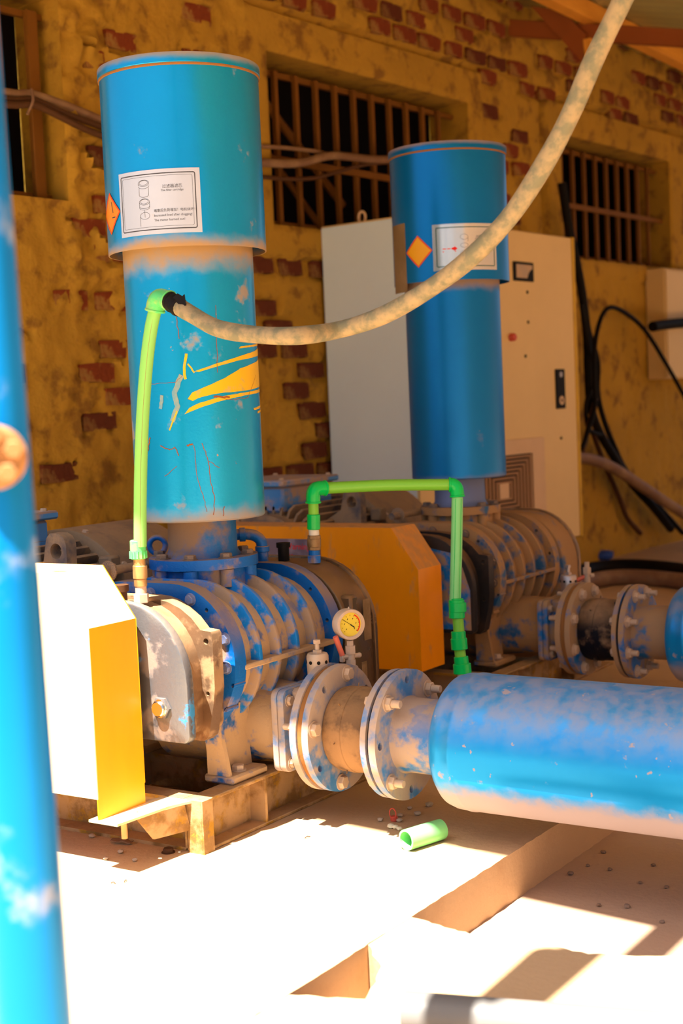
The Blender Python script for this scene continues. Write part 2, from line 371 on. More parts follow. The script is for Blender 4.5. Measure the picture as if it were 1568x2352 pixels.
def exposed(s, z):
    s += .07*noise.noise((s*9, z*9, 1.7)); z += .035*noise.noise((s*11, z*11, 5.1)) + .012*noise.noise((s*30, z*30, 2))
    j = round(z/CH); i = round(s/CL - (.5 if j % 2 else 0))
    if s < -.5 and noise.noise((s*8, z*8, 33)) < -.08: return False
    return (i, j) in cells and abs(z - j*CH) < .047
bm = B(); G = .02; S0, S1, Z0, Z1 = -2.96, 5.6, -.12, 3.64; vg = {}
ns, nzz = round((S1-S0)/G), round((Z1-Z0)/G)
def wv(i, j):
    if (i, j) not in vg:
        s, z = S0+i*G, Z0+j*G
        onb = any(a-.01 < s < b+.01 and c-.01 < z < d+.01 for a, b, c, d in OPEN)
        sur = any(a < s < b and c < z < d for a, b, c, d in SUR)
        if onb: off = .02
        elif sur and not (2.235 < s < 2.29): off = .034 + .003*noise.noise((s*3, z*3, 0))
        elif (-.5 < s < 1.54 and 2.955 < z < 2.985) or (2.26 < s < 4.46 and 2.915 < z < 2.945) or (2.235 < s < 2.265 and 1.9 < z < 2.95): off = -.03
        elif exposed(s, z): off = -.004 + .006*noise.noise((s*20, z*20, 0))
        else:
            off = .016 + .010*noise.noise((s*4, z*4, 2)) + .006*noise.noise((s*15, z*15, 4))
            if s < -.4: off += .014*noise.noise((s*5, z*5, 9)) + .012*noise.noise((s*12, z*9, 14)) - .03*max(0, noise.noise((s*8, z*8, 21))-.32)
            if -1.66 < s < -1.25 and z > 1.55: off += .05*abs(noise.noise((s*9, z*8, 40))) + .02*noise.noise((s*22, z*22, 3))
        js, jz = (0, 0) if onb or sur else (.006*noise.noise((s*31, z*31, 1)), .006*noise.noise((s*31, z*31, 8)))
        vg[(i, j)] = bm.verts.new(W(s+js, z+jz, off))
    return vg[(i, j)]
for i in range(ns):
    for j in range(nzz):
        s, z = S0+(i+.5)*G, Z0+(j+.5)*G
        if any(a < s < b and c < z < d for a, b, c, d in OPEN): continue
        bm.faces.new((wv(i, j), wv(i+1, j), wv(i+1, j+1), wv(i, j+1)))
for a, b, c, d in OPEN:
    for p, q in (((a, c), (b, c)), ((b, c), (b, d)), ((b, d), (a, d)), ((a, d), (a, c))):
        bm.faces.new([bm.verts.new(W(*x)) for x in ((*p, .02), (*q, .02), (*q, -.24), (*p, -.24))])
wall = struct(obj('wall_back', bm, m_wall, ang=60, recalc=False))
bmv = []
for k in range(5):
    bm = B(); bmesh.ops.create_cube(bm, size=1)
    for v in bm.verts: v.co.x *= .205; v.co.z *= .074; v.co.y *= .05
    bmesh.ops.subdivide_edges(bm, edges=bm.edges[:], cuts=1, use_grid_fill=True)
    for v in bm.verts: v.co += Vector((rb.uniform(-1, 1)*.006, rb.uniform(-1, 1)*.003, rb.uniform(-1, 1)*.006))
    me = bpy.data.meshes.new('brick'); bm.to_mesh(me); bm.free(); me.materials.append(m_brick if k < 3 else m_brick2); me.shade_smooth(); me.set_sharp_from_angle(angle=R(40)); bmv.append(me)
for (i, j), q in cells.items():
    s = (i + (.5 if j % 2 else 0))*CL; z = j*CH
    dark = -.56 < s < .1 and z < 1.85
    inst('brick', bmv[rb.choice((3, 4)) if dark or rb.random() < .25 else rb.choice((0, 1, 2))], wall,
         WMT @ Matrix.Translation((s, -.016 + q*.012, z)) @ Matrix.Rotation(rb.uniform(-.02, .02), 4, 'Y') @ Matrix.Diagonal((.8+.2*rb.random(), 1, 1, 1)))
# dark store room behind the barred openings
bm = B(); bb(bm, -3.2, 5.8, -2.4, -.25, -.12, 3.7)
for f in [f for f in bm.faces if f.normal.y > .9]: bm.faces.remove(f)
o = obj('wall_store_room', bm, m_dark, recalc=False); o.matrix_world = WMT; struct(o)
# barred windows
def win(n, a, b, c, d, xs, bw, mid, rails, off=-.07):
    bm = B(); t = .022
    bb(bm, a+.002, b-.002, off-.03, off-.005, d-.08, d-.055); bb(bm, a+.002, b-.002, off-.03, off-.005, c+.012, c+.034)
    e = obj('window_%d' % n, bm, m_bar); e.matrix_world = WMT; struct(e)
    for x in xs:
        bm = B(); bb(bm, x-bw/2, x+bw/2, off-.005, off+.02, c+.005, d-.055, .003); obj('bar', bm, m_bar, e)
    for z in rails:
        bm = B(); bb(bm, a+.002, b-.002, off+.021, off+.035, z-.018, z+.018, .003); obj('rail', bm, m_bar, e)
    return e
w1 = win(1, *OPEN[0], [-2.29, -2.09, -1.90, -1.715], .055, 0, [])
w2 = win(2, *OPEN[1], [-.21+.158*k for k in range(10)], .028, 0, [2.28])
w3 = win(3, *OPEN[2], [2.62+.158*k for k in range(9)], .024, 0, [2.30])
bm = B(); tube(bm, [(.20, -.5, 2.72), (.95, -.55, 2.22)], .022, 8); obj('brace', bm, m_bar, w2)
bm = B(); tube(bm, [(.16, -.6, 2.62), (.80, -.62, 2.12)], .018, 8); obj('brace', bm, m_bar, w2)
# floors: machine slab, lower trench, near concrete
def jag(p, q, n, amp, sd):
    r_ = random.Random(sd); return [(p[0]+(q[0]-p[0])*i/n + (r_.uniform(-amp, amp) if 0 < i < n else 0), p[1]+(q[1]-p[1])*i/n + (r_.uniform(-amp, amp) if 0 < i < n else 0)) for i in range(n)]
bm = B()
plate(bm, [(-1.9, -9)] + [(.96, -9)] + jag((.96, -1.6), (.96, 1.2), 110, .0022, 3) + [(.96, 1.2), (.96, 11), (-1.9, 11)], None, 'Z', -.6, 0)
struct(obj('floor', bm, m_conc, ang=25))
bm = B(); bb(bm, .9, 14, -1.3, 11, -.6, -.12); struct(obj('floor', bm, m_conc2))
far = jag((.9605, -.54), (1.136, -.571), 12, .004, 5) + jag((1.136, -.571), (1.26, -.545), 8, .004, 6) + jag((1.26, -.545), (1.378, -.558), 8, .004, 7) + jag((1.378, -.558), (1.546, -.49), 8, .004, 8) + [(1.546, -.49), (2.2, -.46), (14, -.46), (14, -9), (.9605, -9)]
notch = jag((.9605, -.995), (1.10, -.945), 8, .004, 9) + jag((1.10, -.945), (1.045, -.80), 6, .006, 10) + jag((1.045, -.80), (.9605, -.715), 6, .005, 12) + [(.9605, -.715)]
bm = B(); plate(bm, far + notch, None, 'Z', -.5, -.001); struct(obj('floor', bm, m_conc, ang=25))
# lean-to roof: sheet, purlins, rafters
RM = .228
def rz(t): return 3.315 - RM*(t+.8)
UE = -1.50
bm = B(); nu = 260; prev = None
for i in range(nu+1):
    u_ = UE + (9.5-UE)*i/nu; dz = .010*math.sin(i*math.pi/2)
    cur = [bm.verts.new((t, u_, rz(t)+dz)) for t in (-1.62, -.5, .6, 1.7, 3.0)]
    if prev:
        for a in range(4): bm.faces.new((prev[a], prev[a+1], cur[a+1], cur[a]))
    prev = cur
r_ = bmesh.ops.extrude_face_region(bm, geom=bm.faces[:]); bmesh.ops.translate(bm, vec=(0, 0, .006), verts=[g for g in r_['geom'] if isinstance(g, bmesh.types.BMVert)])
struct(obj('ceiling', bm, m_roof, ang=80))
tn = 1
for t, u0 in ((-.8, UE+.05), (.25, UE+.05), (1.25, -2.28), (2.3, UE+.05)):
    bm = B(); box(bm, (t, (u0+9.3)/2, rz(t)-.065), (.09, 9.3-u0, .10), .004); struct(obj('trim_%d' % tn, bm, m_wood)); tn += 1
for u_ in (-1.2, .55, 4.73, 7.2):
    L_ = 4.5; c = Vector((.75, u_, rz(.75)-.165)); rot = Matrix.Rotation(math.atan(RM), 3, 'Y')
    bm = B(); box(bm, c, (L_, .05, .095), .003, rot); struct(obj('trim_%d' % tn, bm, m_woodd)); tn += 1
bm = B(); P = [at(1218, 14, 1, 4.66), at(1290, 22, 1, 4.66), at(1345, 80, 1, 4.66), at(1336, 142, 1, 4.66)]
f = bm.faces.new([bm.verts.new(p) for p in P]); r_ = bmesh.ops.extrude_face_region(bm, geom=[f]); bmesh.ops.translate(bm, vec=(0, .03, 0), verts=[g for g in r_['geom'] if isinstance(g, bmesh.types.BMVert)])
struct(obj('trim_%d' % tn, bm, m_woodd)); tn += 1
bm = B(); tube(bm, [at(1350, 90, 1, 4.68), at(1356, 150, 1, 4.68)], .03, 4); struct(obj('trim_%d' % tn, bm, m_wood)); tn += 1
# unseen wall added to cut sky fill from the yard side
bm = B(); bb(bm, 4.9, 5.1, -1.8, 11, -.12, 2.8); struct(obj('wall_fill_blocker', bm, m_conc))
# ------------------------------------------------------------------ blower units
FZ = .252          # discharge axis height
BZ = .455          # rotor axis height
def skid(ox, oy, label):
    t = thing('skid_frame', label, 'machine frame', (ox, oy, 0), group='steel skid frames under the blowers')
    tr, tl, un, uf, h = .275, -.92, -.395, .62, .135
    for x, sg in ((tr, 1), (tl, -1)):                                   # side channels opening outwards
        bm = B(); bb(bm, min(x-sg*.06, x-sg*.053), max(x-sg*.06, x-sg*.053), un, uf, .004, h-.002); bb(bm, min(x, x-sg*.06), max(x, x-sg*.06), un, uf, h-.009, h, .002)
        bb(bm, min(x, x-sg*.06), max(x, x-sg*.06), un, uf, 0, .009, .002); obj('side_rail', bm, m_frame, t)
        for u_ in (-.125, .25):
            bm = B(); bb(bm, min(x-.003*sg, x-sg*.053), max(x-.003*sg, x-sg*.053), u_-.005, u_+.005, .009, h-.009); obj('stiffener', bm, m_frame, t)
    for u_, sg in ((un, -1), (uf, 1)):                                  # end channels
        bm = B(); bb(bm, tl+.06, tr-.06, min(u_-sg*.06, u_-sg*.053), max(u_-sg*.06, u_-sg*.053), .004, h-.002); bb(bm, tl+.06, tr-.06, min(u_, u_-sg*.06), max(u_, u_-sg*.06), h-.009, h)
        bb(bm, tl+.06, tr-.06, min(u_, u_-sg*.06), max(u_, u_-sg*.06), 0, .009); obj('end_rail', bm, m_frame, t)
    bm = B(); bb(bm, tr-.045, tr+.001, un-.006, un, 0, h); obj('corner_plate', bm, m_frame, t)
    bm = B(); bb(bm, tr+.0005, tr+.006, un-.006, un+.035, 0, h); obj('corner_plate', bm, m_frame, t)
    bm = B(); bb(bm, -.55, tr-.06, -.02, .04, .03, h-.012); obj('cross_member', bm, m_frame, t)
    for x in (-.25,):
        bm = B(); bb(bm, x-.03, x+.03, un+.06, uf-.06, .03, h-.01); obj('cross_member', bm, m_frame, t)
    return t
def guard(ox, oy, label, ts, u0, u1, zf, zs, zc, zt, mt, lip=True, tl=-.88, warn=False):
    t = thing('belt_guard', label, 'guard', (ox, oy, 0), group='orange belt guards')
    th = .003; sl = ts-.10
    prof = [(ts, zf), (ts, zc), (sl, zt), (tl+.1, zt), (tl, zc), (tl, zf)]
    bm = B(); plate(bm, prof, None, 'Y', u0, u0+th); obj('front_panel', bm, m_dusty_sunlit if lip else mt, t)
    bm = B(); plate(bm, [(a, b) for a, b in prof], None, 'Y', u1-th, u1); obj('rear_panel', bm, mt, t)
    bm = B(); bb(bm, ts-th, ts, u0+th, u1-th, zs, zc); obj('side_panel', bm, mt, t)
    bm = B(); bb(bm, tl, tl+th, u0+th, u1-th, zs, zc); obj('side_panel', bm, mt, t)
    for a, b in (((ts, zc), (sl, zt)), ((sl, zt), (tl+.1, zt)), ((tl+.1, zt), (tl, zc))):
        d = Vector((b[0]-a[0], 0, b[1]-a[1])); nn = Vector((d.z, 0, -d.x)).normalized()*th
        bm = B(); P = [Vector((a[0], 0, a[1])), Vector((b[0], 0, b[1]))]
        vs = [P[0], P[1], P[1]-nn, P[0]-nn]
        fa = bm.faces.new([bm.verts.new(v+Vector((0, u0+th, 0))) for v in vs]); r_ = bmesh.ops.extrude_face_region(bm, geom=[fa])
        bmesh.ops.translate(bm, vec=(0, u1-u0-2*th, 0), verts=[g for g in r_['geom'] if isinstance(g, bmesh.types.BMVert)])
        obj('top_panel' if abs(d.z) < .01 else 'sloped_panel', bm, m_dusty_sunlit if lip else mt, t)
    if lip:
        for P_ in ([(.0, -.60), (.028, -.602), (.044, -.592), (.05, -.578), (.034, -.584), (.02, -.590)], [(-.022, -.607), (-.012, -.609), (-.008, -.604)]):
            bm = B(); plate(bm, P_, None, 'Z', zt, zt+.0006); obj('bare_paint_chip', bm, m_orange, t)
        bm = B(); bb(bm, ts-th, ts, u0, u0+th, zs, zf); obj('side_panel', bm, mt, t)
        bm = B(); plate(bm, [(ts-.03, u0-.004), (.212, u0-.004), (.225, u1), (.262, -.36), (.18, -.36), (ts-.03, u1)], [circ(.188, u0+.10, .006, 10), circ(.20, u0+.16, .004, 8)], 'Z', zs, zs+.006); obj('support_bar', bm, m_dusty_sunlit, t)
        bm = B(); cyl(bm, .008, zs-.055, zs, 'Z', (.165, u0+.07, 0), 10); obj('stud', bm, m_brass, t)
        bm = B(); P = [(.20, -.56, zs), (.232, -.42, zs), (.232, -.40, zs-.07), (.20, -.50, zs-.07)]
        fa = bm.faces.new([bm.verts.new(p) for p in P]); r_ = bmesh.ops.extrude_face_region(bm, geom=[fa]); bmesh.ops.translate(bm, vec=(.006, .002, 0), verts=[g for g in r_['geom'] if isinstance(g, bmesh.types.BMVert)])
        obj('gusset', bm, m_frame, t)
    if warn:
        bm = B(); bb(bm, -.53, -.285, u0-.002, u0, .475, .632); pl = obj('warning_plate', bm, m_warn, t)
        for s_, x, z, sz in (('Warning', -.44, .595, .032), ('!!!', -.435, .55, .040)):
            b2 = text_bm(s_, sz)
            for v in b2.verts: v.co = Vector((x+v.co.x, u0-.0028, z+v.co.y))
            obj('lettering', b2, m_redink, pl, recalc=False)
    return t
def intake(ox, oy, label, near):
    t = thing('intake_silencer', label, 'silencer', (ox, oy, 0), group='tall blue intake silencers')
    tc = math.atan2(CAM.y-oy, CAM.x-ox)
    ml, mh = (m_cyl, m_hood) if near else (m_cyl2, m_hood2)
    bm = B(); plate(bm, circ(0, 0, .152, 56), [circ(.128*math.cos(R(22.5+45*k)), .128*math.sin(R(22.5+45*k)), .008, 8) for k in range(8)], 'Z', .674, .702); fl = obj('flange', bm, m_plate if near else m_body2, t)
    for k in range(8):
        a = R(22.5+45*k); bolt(fl, (.128*math.cos(a), .128*math.sin(a), .702), (0, 0, 1), .0165, 'head', m_bolt_d, k)
    bm = B(); lathe(bm, [(.108, .702), (.100, .712), (.096, .722), (.095, .812)], seg=56); obj('neck', bm, m_neck if near else m_cyl2, t)
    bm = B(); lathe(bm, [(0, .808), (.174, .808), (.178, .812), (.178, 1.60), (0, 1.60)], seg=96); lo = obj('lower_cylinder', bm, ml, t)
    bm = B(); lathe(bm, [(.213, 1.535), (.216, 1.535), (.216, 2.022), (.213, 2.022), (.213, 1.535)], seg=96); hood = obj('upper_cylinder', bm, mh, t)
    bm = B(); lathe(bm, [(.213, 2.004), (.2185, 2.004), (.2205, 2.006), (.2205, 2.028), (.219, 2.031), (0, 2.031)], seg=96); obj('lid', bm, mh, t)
    bm = B(); lathe(bm, [(.2165, 1.998), (.2195, 2.0), (.2195, 2.004), (.2165, 2.006)], seg=96); obj('lid_seam', bm, m_gasket, t)
    Rh = .2163
    def decal(bm, th, z, mt, nm, par, rad=Rh): return obj(nm, wrap(bm, rad, th, z), mt, par, recalc=False)
    def lines(lst, wd_, lift, th, z, mt, par, nm='print'):
        b2 = B()
        for pts, cl in lst: ribbon(b2, pts, wd_, lift, cl)
        return decal(b2, th, z, mt, nm, par)
    def ell(cx, cy, a, b, a0=0, a1=360, n=24): return [(cx+a*math.cos(R(a0+(a1-a0)*i/n)), cy+b*math.sin(R(a0+(a1-a0)*i/n))) for i in range(n+(a1-a0 != 360))]
    zl = 1.652
    if near:
        th = tc-.907; wl, hl = .237, .166
        # local sheet: x 0..wl, y -hl/2..hl/2
        lab = decal(sheet(0, wl, -hl/2, hl/2, 0, 20), th, zl, m_silver, 'instruction_label', hood)
        fr = dens(rrect(.0095, wl-.013, -hl/2+.012, hl/2-.011, .004, 3), 10); lines([(fr, True)], .0026, .0016, th, zl, m_greyink, lab)
        fr = dens(rrect(.0155, wl-.020, -hl/2+.019, hl/2-.017, .004, 3), 10); lines([(fr, True)], .0007, .0016, th, zl, m_greyink, lab)
        X = .086
        dr = [(ell(X, .050, .016, .008), True), (ell(X, .051, .0125, .006), True), ([(X-.016, .050), (X-.016, .045)], False), (ell(X, .043, .016, .007, 180, 360), False),
              ([(X-.014, .038), (X-.014, .020)], False), ([(X+.014, .038), (X+.014, .020)], False), (ell(X, .020, .014, .006, 180, 360), False),
              (ell(X, .002, .015, .008), True), (ell(X, .003, .0115, .006), True), ([(X-.015, .002), (X-.015, -.013)], False), ([(X+.015, .002), (X+.015, -.013)], False), (ell(X, -.013, .015, .006, 180, 360), False), (ell(X, -.009, .015, .006, 180, 360), False),
              ([(X, -.020), (X, -.038)], False), (ell(X, -.034, .014, .009), True), ([(X-.014, -.034), (X-.014, -.060)], False)]
        lines([(p, c_) for p, c_ in dr], .0008, .0016, th, zl, m_greyink, lab, 'diagram')
        for s_, x, y, sz in (('\u8fc7\u6ee4\u5668\u6ee4\u82af', .138, .034, .0105), ('The filter cartridge', .134, .0255, .0078),
                             ('\u5835\u585e\u540e\u8d1f\u8377\u589e\u52a0\uff01\u7535\u673a\u70e7\u574f\uff01', .112, -.0265, .0088), ('Increased load after clogging!', .112, -.0385, .0086), ('The motor burned out!', .112, -.0505, .0086)):
            b2 = text_bm(s_, sz)
            for v in b2.verts: v.co = Vector((x+v.co.x, y+v.co.y, .0017))
            decal(b2, th, zl, m_greyink, 'lettering', lab)
        b2 = B(); D = .056; pv = None
        for i in range(17):
            x = -D+2*D*i/16; h_ = D-abs(x); cu = (b2.verts.new((x, -h_-1e-5, .001)), b2.verts.new((x, h_+1e-5, .001)))
            if pv: b2.faces.new((pv[0], cu[0], cu[1], pv[1]))
            pv = cu
        dia = decal(b2, tc-1.17, 1.640, m_orlab, 'hazard_label', hood)
        lines([(dens([(D-.003, 0), (0, D-.003), (-D+.003, 0), (0, -D+.003)], 5), True)], .005, .0016, tc-1.17, 1.640, m_redlab, dia)
        lines([([(.01, .03), (.018, .0)], False), ([(.012, -.012), (.030, -.012)], False)], .003, .0016, tc-1.17, 1.640, m_greyink, dia)
        # yellow paint strokes on the lower cylinder
        def cy(px, py):
            xa = 447+(py-870)*.047; a = math.asin(max(-.999, min(.999, (px-xa)/148))); dep = 4.0-.178*math.cos(a)
            return (.178*a, 1.11+(939-py)/3300*dep)
        for P in ([(447, 853), (500, 836), (550, 822), (592, 805), (594, 822), (545, 832), (500, 843), (449, 857)],
                  [(434, 904), (470, 890), (512, 872), (550, 850), (596, 830), (600, 893), (560, 902), (500, 905), (460, 912), (438, 923), (432, 915)],
                  [(428, 940), (455, 926), (510, 912), (560, 906), (600, 898), (600, 906), (555, 913), (500, 924), (455, 938), (425, 950)],
                  [(546, 801), (592, 795), (592, 800), (546, 805)], [(580, 943), (600, 935), (600, 940), (582, 948)], [(590, 950), (601, 946), (601, 951), (590, 955)]):
            b2 = B(); n = len(P)//2 if len(P) % 2 == 0 else len(P)//2
            q = [cy(*p) for p in P]; xs0, xs1 = min(a for a, b in q), max(a for a, b in q); K = 22
            def span(x):
                ys = []
                for i in range(len(q)):
                    (a0, b0), (a1, b1) = q[i], q[(i+1) % len(q)]
                    if (a0-x)*(a1-x) <= 0 and a0 != a1: ys.append(b0+(b1-b0)*(x-a0)/(a1-a0))
                return min(ys), max(ys)
            pv = None
            for i in range(K+1):
                x = xs0+1e-5+(xs1-xs0-2e-5)*i/K; y0, y1 = span(x); jj = .0014*noise.noise((i*1.7, y0*60, 3)); cu = (b2.verts.new((x, y0+jj, .0006)), b2.verts.new((x, y1-jj, .0006)))
                if pv: b2.faces.new((pv[0], cu[0], cu[1], pv[1]))
                pv = cu
            decal(b2, tc, 0, m_yellow, 'paint_stroke', lo, .1781)
        rs = random.Random(4)
        for P, wd_, mt_ in (([(372, 1020), (392, 1030), (404, 1024), (412, 1044)], .0022, m_scr), ([(430, 1022), (443, 1018)], .004, m_scr), ([(463, 1018), (476, 1052), (482, 1105), (492, 1148), (488, 1184)], .0018, m_scr), ([(446, 1022), (452, 1092), (468, 1148), (474, 1176)], .0014, m_scr),
                            ([(495, 705), (496, 760), (498, 858)], .0014, m_scr), ([(350, 878), (405, 876), (420, 862)], .0010, m_scr), ([(586, 866), (566, 918), (530, 922), (496, 914)], .0012, m_scr), ([(380, 1090), (408, 1068)], .0012, m_scr), ([(512, 1165), (510, 1188)], .002, m_scr), ([(408, 728), (414, 778)], .0016, m_scr), ([(348, 1000), (343, 1030)], .004, m_scr), ([(478, 1060), (502, 1076)], .0014, m_scr), ([(490, 912), (525, 916)], .005, m_scr),
                            ([(430, 812), (424, 850), (428, 870)], .007, m_yellow), ([(432, 835), (447, 856)], .004, m_yellow), ([(408, 942), (392, 985)], .004, m_yellow), ([(420, 860), (402, 900), (410, 930), (398, 965)], .014, m_scrape), ([(376, 905), (372, 935)], .010, m_scrape)):
            q = []
            for i in range(len(P)-1):
                for j in range(5):
                    f = j/5; q.append((P[i][0]+(P[i+1][0]-P[i][0])*f+rs.uniform(-1.2, 1.2), P[i][1]+(P[i+1][1]-P[i][1])*f+rs.uniform(-1.2, 1.2)))
            b2 = B(); ribbon(b2, [cy(*p) for p in q+[P[-1]]], wd_, .0009); decal(b2, tc, 0, mt_, 'scratch', lo, .1781)
    else:
        th = tc-.30; wl, hl = .252, .166
        lab = decal(sheet(0, wl, -hl/2, hl/2, 0, 20), th, zl, m_silver2, 'instruction_label', hood)
        lines([(dens(rrect(.014, wl-.012, -hl/2+.014, hl/2-.013, .004, 3), 10), True)], .0030, .0016, th, zl, m_teal, lab)
        X = .115
        lines([(ell(X, .035, .014, .010), True), ([(X+.014, .035), (X+.014, .018)], False), (ell(X, .005, .014, .008), True), (ell(X, -.022, .014, .008), True)], .0010, .0016, th, zl, m_greyink, lab, 'diagram')
        b2 = B(); poly(b2, [(.066, -.006), (.072, -.002), (.078, -.001), (.078, .003), (.090, -.006), (.078, -.015), (.078, -.011), (.072, -.010)], .0017); decal(b2, th, zl, m_redink, 'arrow', lab)
        lines([([(.036, -.006), (.064, -.006)], False), ([(.036, -.016), (.085, -.016)], False)], .0035, .0016, th, zl, m_redlab, lab)
        for s_, x, y, sz in (('\u8fc7\u6ee4\u5668\u6ee4\u82af', .160, .032, .0105), ('The filter cartridge', .156, .0235, .0078), ('\u5835\u585e\u540e\u8d1f\u8377\u589e\u52a0\uff01', .140, -.0265, .0088)):
            b2 = text_bm(s_, sz)
            for v in b2.verts: v.co = Vector((x+v.co.x, y+v.co.y, .0017))
            decal(b2, th, zl, m_greyink, 'lettering', lab)
        b2 = B(); D = .057; pv = None
        for i in range(17):
            x = -D+2*D*i/16; h_ = D-abs(x); cu = (b2.verts.new((x, -h_-1e-5, .001)), b2.verts.new((x, h_+1e-5, .001)))
            if pv: b2.faces.new((pv[0], cu[0], cu[1], pv[1]))
            pv = cu
        dia = decal(b2, tc-.575, 1.645, m_yelab, 'hazard_label', hood)
        lines([(dens([(D-.002, 0), (0, D-.002), (-D+.002, 0), (0, -D+.002)], 5), True)], .005, .0016, tc-.575, 1.645, m_redlab, dia)
        decal(sheet(-.1, 0, -.13, .12, 0, 12), tc-.86, 1.635, m_tapebrown, 'brown_label', hood)
    return t
def blower(ox, oy, label, near):
    t = thing('roots_blower', label, 'blower', (ox, oy, 0), group='ribbed lobe blowers')
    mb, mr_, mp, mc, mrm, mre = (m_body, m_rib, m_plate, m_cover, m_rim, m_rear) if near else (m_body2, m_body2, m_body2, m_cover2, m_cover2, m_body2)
    bm = B(); plate(bm, stad(.258, .168, BZ, 22), None, 'Y', -.21, .21); obj('casing', bm, mb, t)
    for u_ in (-.135, -.05, .035, .12):
        bm = B(); plate(bm, stad(.288, .198, BZ, 22), None, 'Y', u_-.007, u_+.007, .003); obj('rib', bm, mr_, t)
    for sg in (1, -1):
        bm = B(); bb(bm, min(sg*.23, sg*.291), max(sg*.23, sg*.291), -.21, .21, BZ-.022, BZ-.008, .003); obj('rib', bm, mb, t)
    # end plates with tapped holes
    O_ = stad(.290, .202, BZ, 22); hol = [(.252, .57), (.270, .50), (.285-.018, .415), (.22, .305), (.268, .36)]
    bm = B(); plate(bm, O_, [circ(a, b, .006, 10) for a, b in ((.205, .592), (.279, .40), (.252, .335))], 'Y', -.252, -.205); pn = obj('end_plate', bm, mp, t)
    bm = B(); plate(bm, O_, [circ(a, b, .006, 10) for a, b in ((.215, .586), (.268, .50))], 'Y', .205, .25); pf = obj('end_plate', bm, mp if near else m_body2, t)
    bm = B(); plate(bm, stad(.275, .19, BZ, 20), None, 'Y', .249, .262); obj('gasket_plate', bm, m_black, t)
    for a, b in ((.02, .628), (.155, .618), (.262, .445), (.21, .285), (-.14, .628), (.262, .52)):
        bolt(pn, (a, -.252, b), (0, -1, 0), .0135, 'head', m_rib if near else m_bolt_d, a*9)
    # drive-end gear cover: thin cover, recessed neck, lugged rim, housing
    def cov(hw, z0, z1, rt, rbm): return rrect(-hw, hw, z0, z1, [rt, rt, rbm, rbm], 9)
    bm = B(); plate(bm, cov(.245, .285, .628, .19, .03), None, 'Y', -.30, -.253); rim = obj('gear_housing', bm, mrm, t)
    rt_ = [(.245, .272), (.262, .285), (.283, .37), (.289, .41), (.289, .545), (.284, .553), (.252, .556), (.225, .585), (.19, .608), (.15, .623), (.10, .632), (.05, .635)]
    bm = B(); plate(bm, rt_ + [(-a, b) for a, b in rt_[::-1]], [circ(.268, .528, .008, 10), circ(.266, .395, .006, 8)], 'Y', -.338, -.300); obj('lugged_rim', bm, mrm, rim)
    bm = B(); plate(bm, cov(.248, .292, .625, .185, .03), None, 'Y', -.402, -.337); obj('cover_neck', bm, mrm, rim)
    bm = B(); plate(bm, cov(.276, .285, .634, .20, .022), None, 'Y', -.430, -.401, .006); cv = obj('gear_cover', bm, mc, t)
    if not near:
        bm = B(); plate(bm, [(.03, .30), (.262, .30), (.262, .44), (.235, .52), (.19, .57), (.03, .60)], None, 'Y', -.4315, -.430); obj('clean_patch', bm, m_rib, cv)
    if near:
        bm = B(); lathe(bm, [(0, -.452), (.017, -.451), (.0195, -.448), (.0195, -.442), (.023, -.441), (.023, -.430)], 'Y', (.193, 0, .372), 24); sg_ = obj('sight_glass', bm, m_chrome, cv)
        bm = B(); lathe(bm, [(.029, -.429), (.029, -.439), (.021, -.442)], 'Y', (.193, 0, .372), 6); obj('sight_glass_nut', bm, m_cover, sg_)
        bolt(cv, (.115, -.430, .350), (0, -1, 0), .010, 'head', m_bolt_d)
        bm = B(); cyl(bm, .019, .62, .665, 'Z', (.045, -.40, 0), 16); cyl(bm, .024, .655, .672, 'Z', (.045, -.40, 0), 16); obj('oil_plug', bm, m_brownc, cv)
    # free-end oil cover
    bm = B(); plate(bm, rrect(-.300, .300, .235, .650, [.20, .20, .04, .04], 10), None, 'Y', .262, .40, .012); rc = obj('oil_cover', bm, mre, t)
    bm = B(); plate(bm, rrect(-.306, .306, .230, .656, [.205, .205, .04, .04], 10), None, 'Y', .395, .412, .003); obj('oil_cover_rim', bm, mre if near else m_rim, rc)
    if near:
        bm = B(); bb(bm, .262, .306, .275, .315, .46, .56, .008); obj('boss', bm, m_rear, rc)
        bm = B(); bb(bm, .2995, .3012, .345, .383, .42, .54); obj('name_plate', bm, m_brass2, rc)
        bm = B(); bb(bm, .2995, .3012, .325, .352, .30, .36); obj('name_plate', bm, m_brass2, rc)
        bm = B(); cyl(bm, .017, .64, .695, 'Z', (.045, .32, 0), 16); cyl(bm, .021, .69, .704, 'Z', (.045, .32, 0), 16); obj('oil_plug', bm, m_black, rc)
        bm = B(); P = [(-.14, .14, .735), (-.06, .20, .737), (-.012, .235, .736), (.01, .25, .722), (.015, .255, .70), (.016, .256, .645)]
        tube(bm, P, .0165, 14, 5); bp = obj('breather_pipe', bm, m_plate, rc)
        for a in ((-.03, .222, .737), (.0155, .2555, .692)):
            bm = B(); d = (0, 0, 1) if a[2] < .7 else Vector((.8, .58, 0))
            mt_ = Matrix.Translation(a) @ Vector(d).to_track_quat('Z', 'Y').to_matrix().to_4x4(); cyl(bm, .021, -.009, .009, seg=18, ch=.002); bm.transform(mt_); obj('collar', bm, m_plate, bp)
    # intake boss
    bm = B(); cyl(bm, .125, .60, .673, seg=48); bs = obj('intake_boss', bm, mp, t)
    for k in range(8):
        a = R(22.5+45*k); bm = B(); cyl(bm, .021, .625, .672, 'Z', (.130*math.cos(a), .130*math.sin(a), 0), 14); obj('boss', bm, mp, bs)
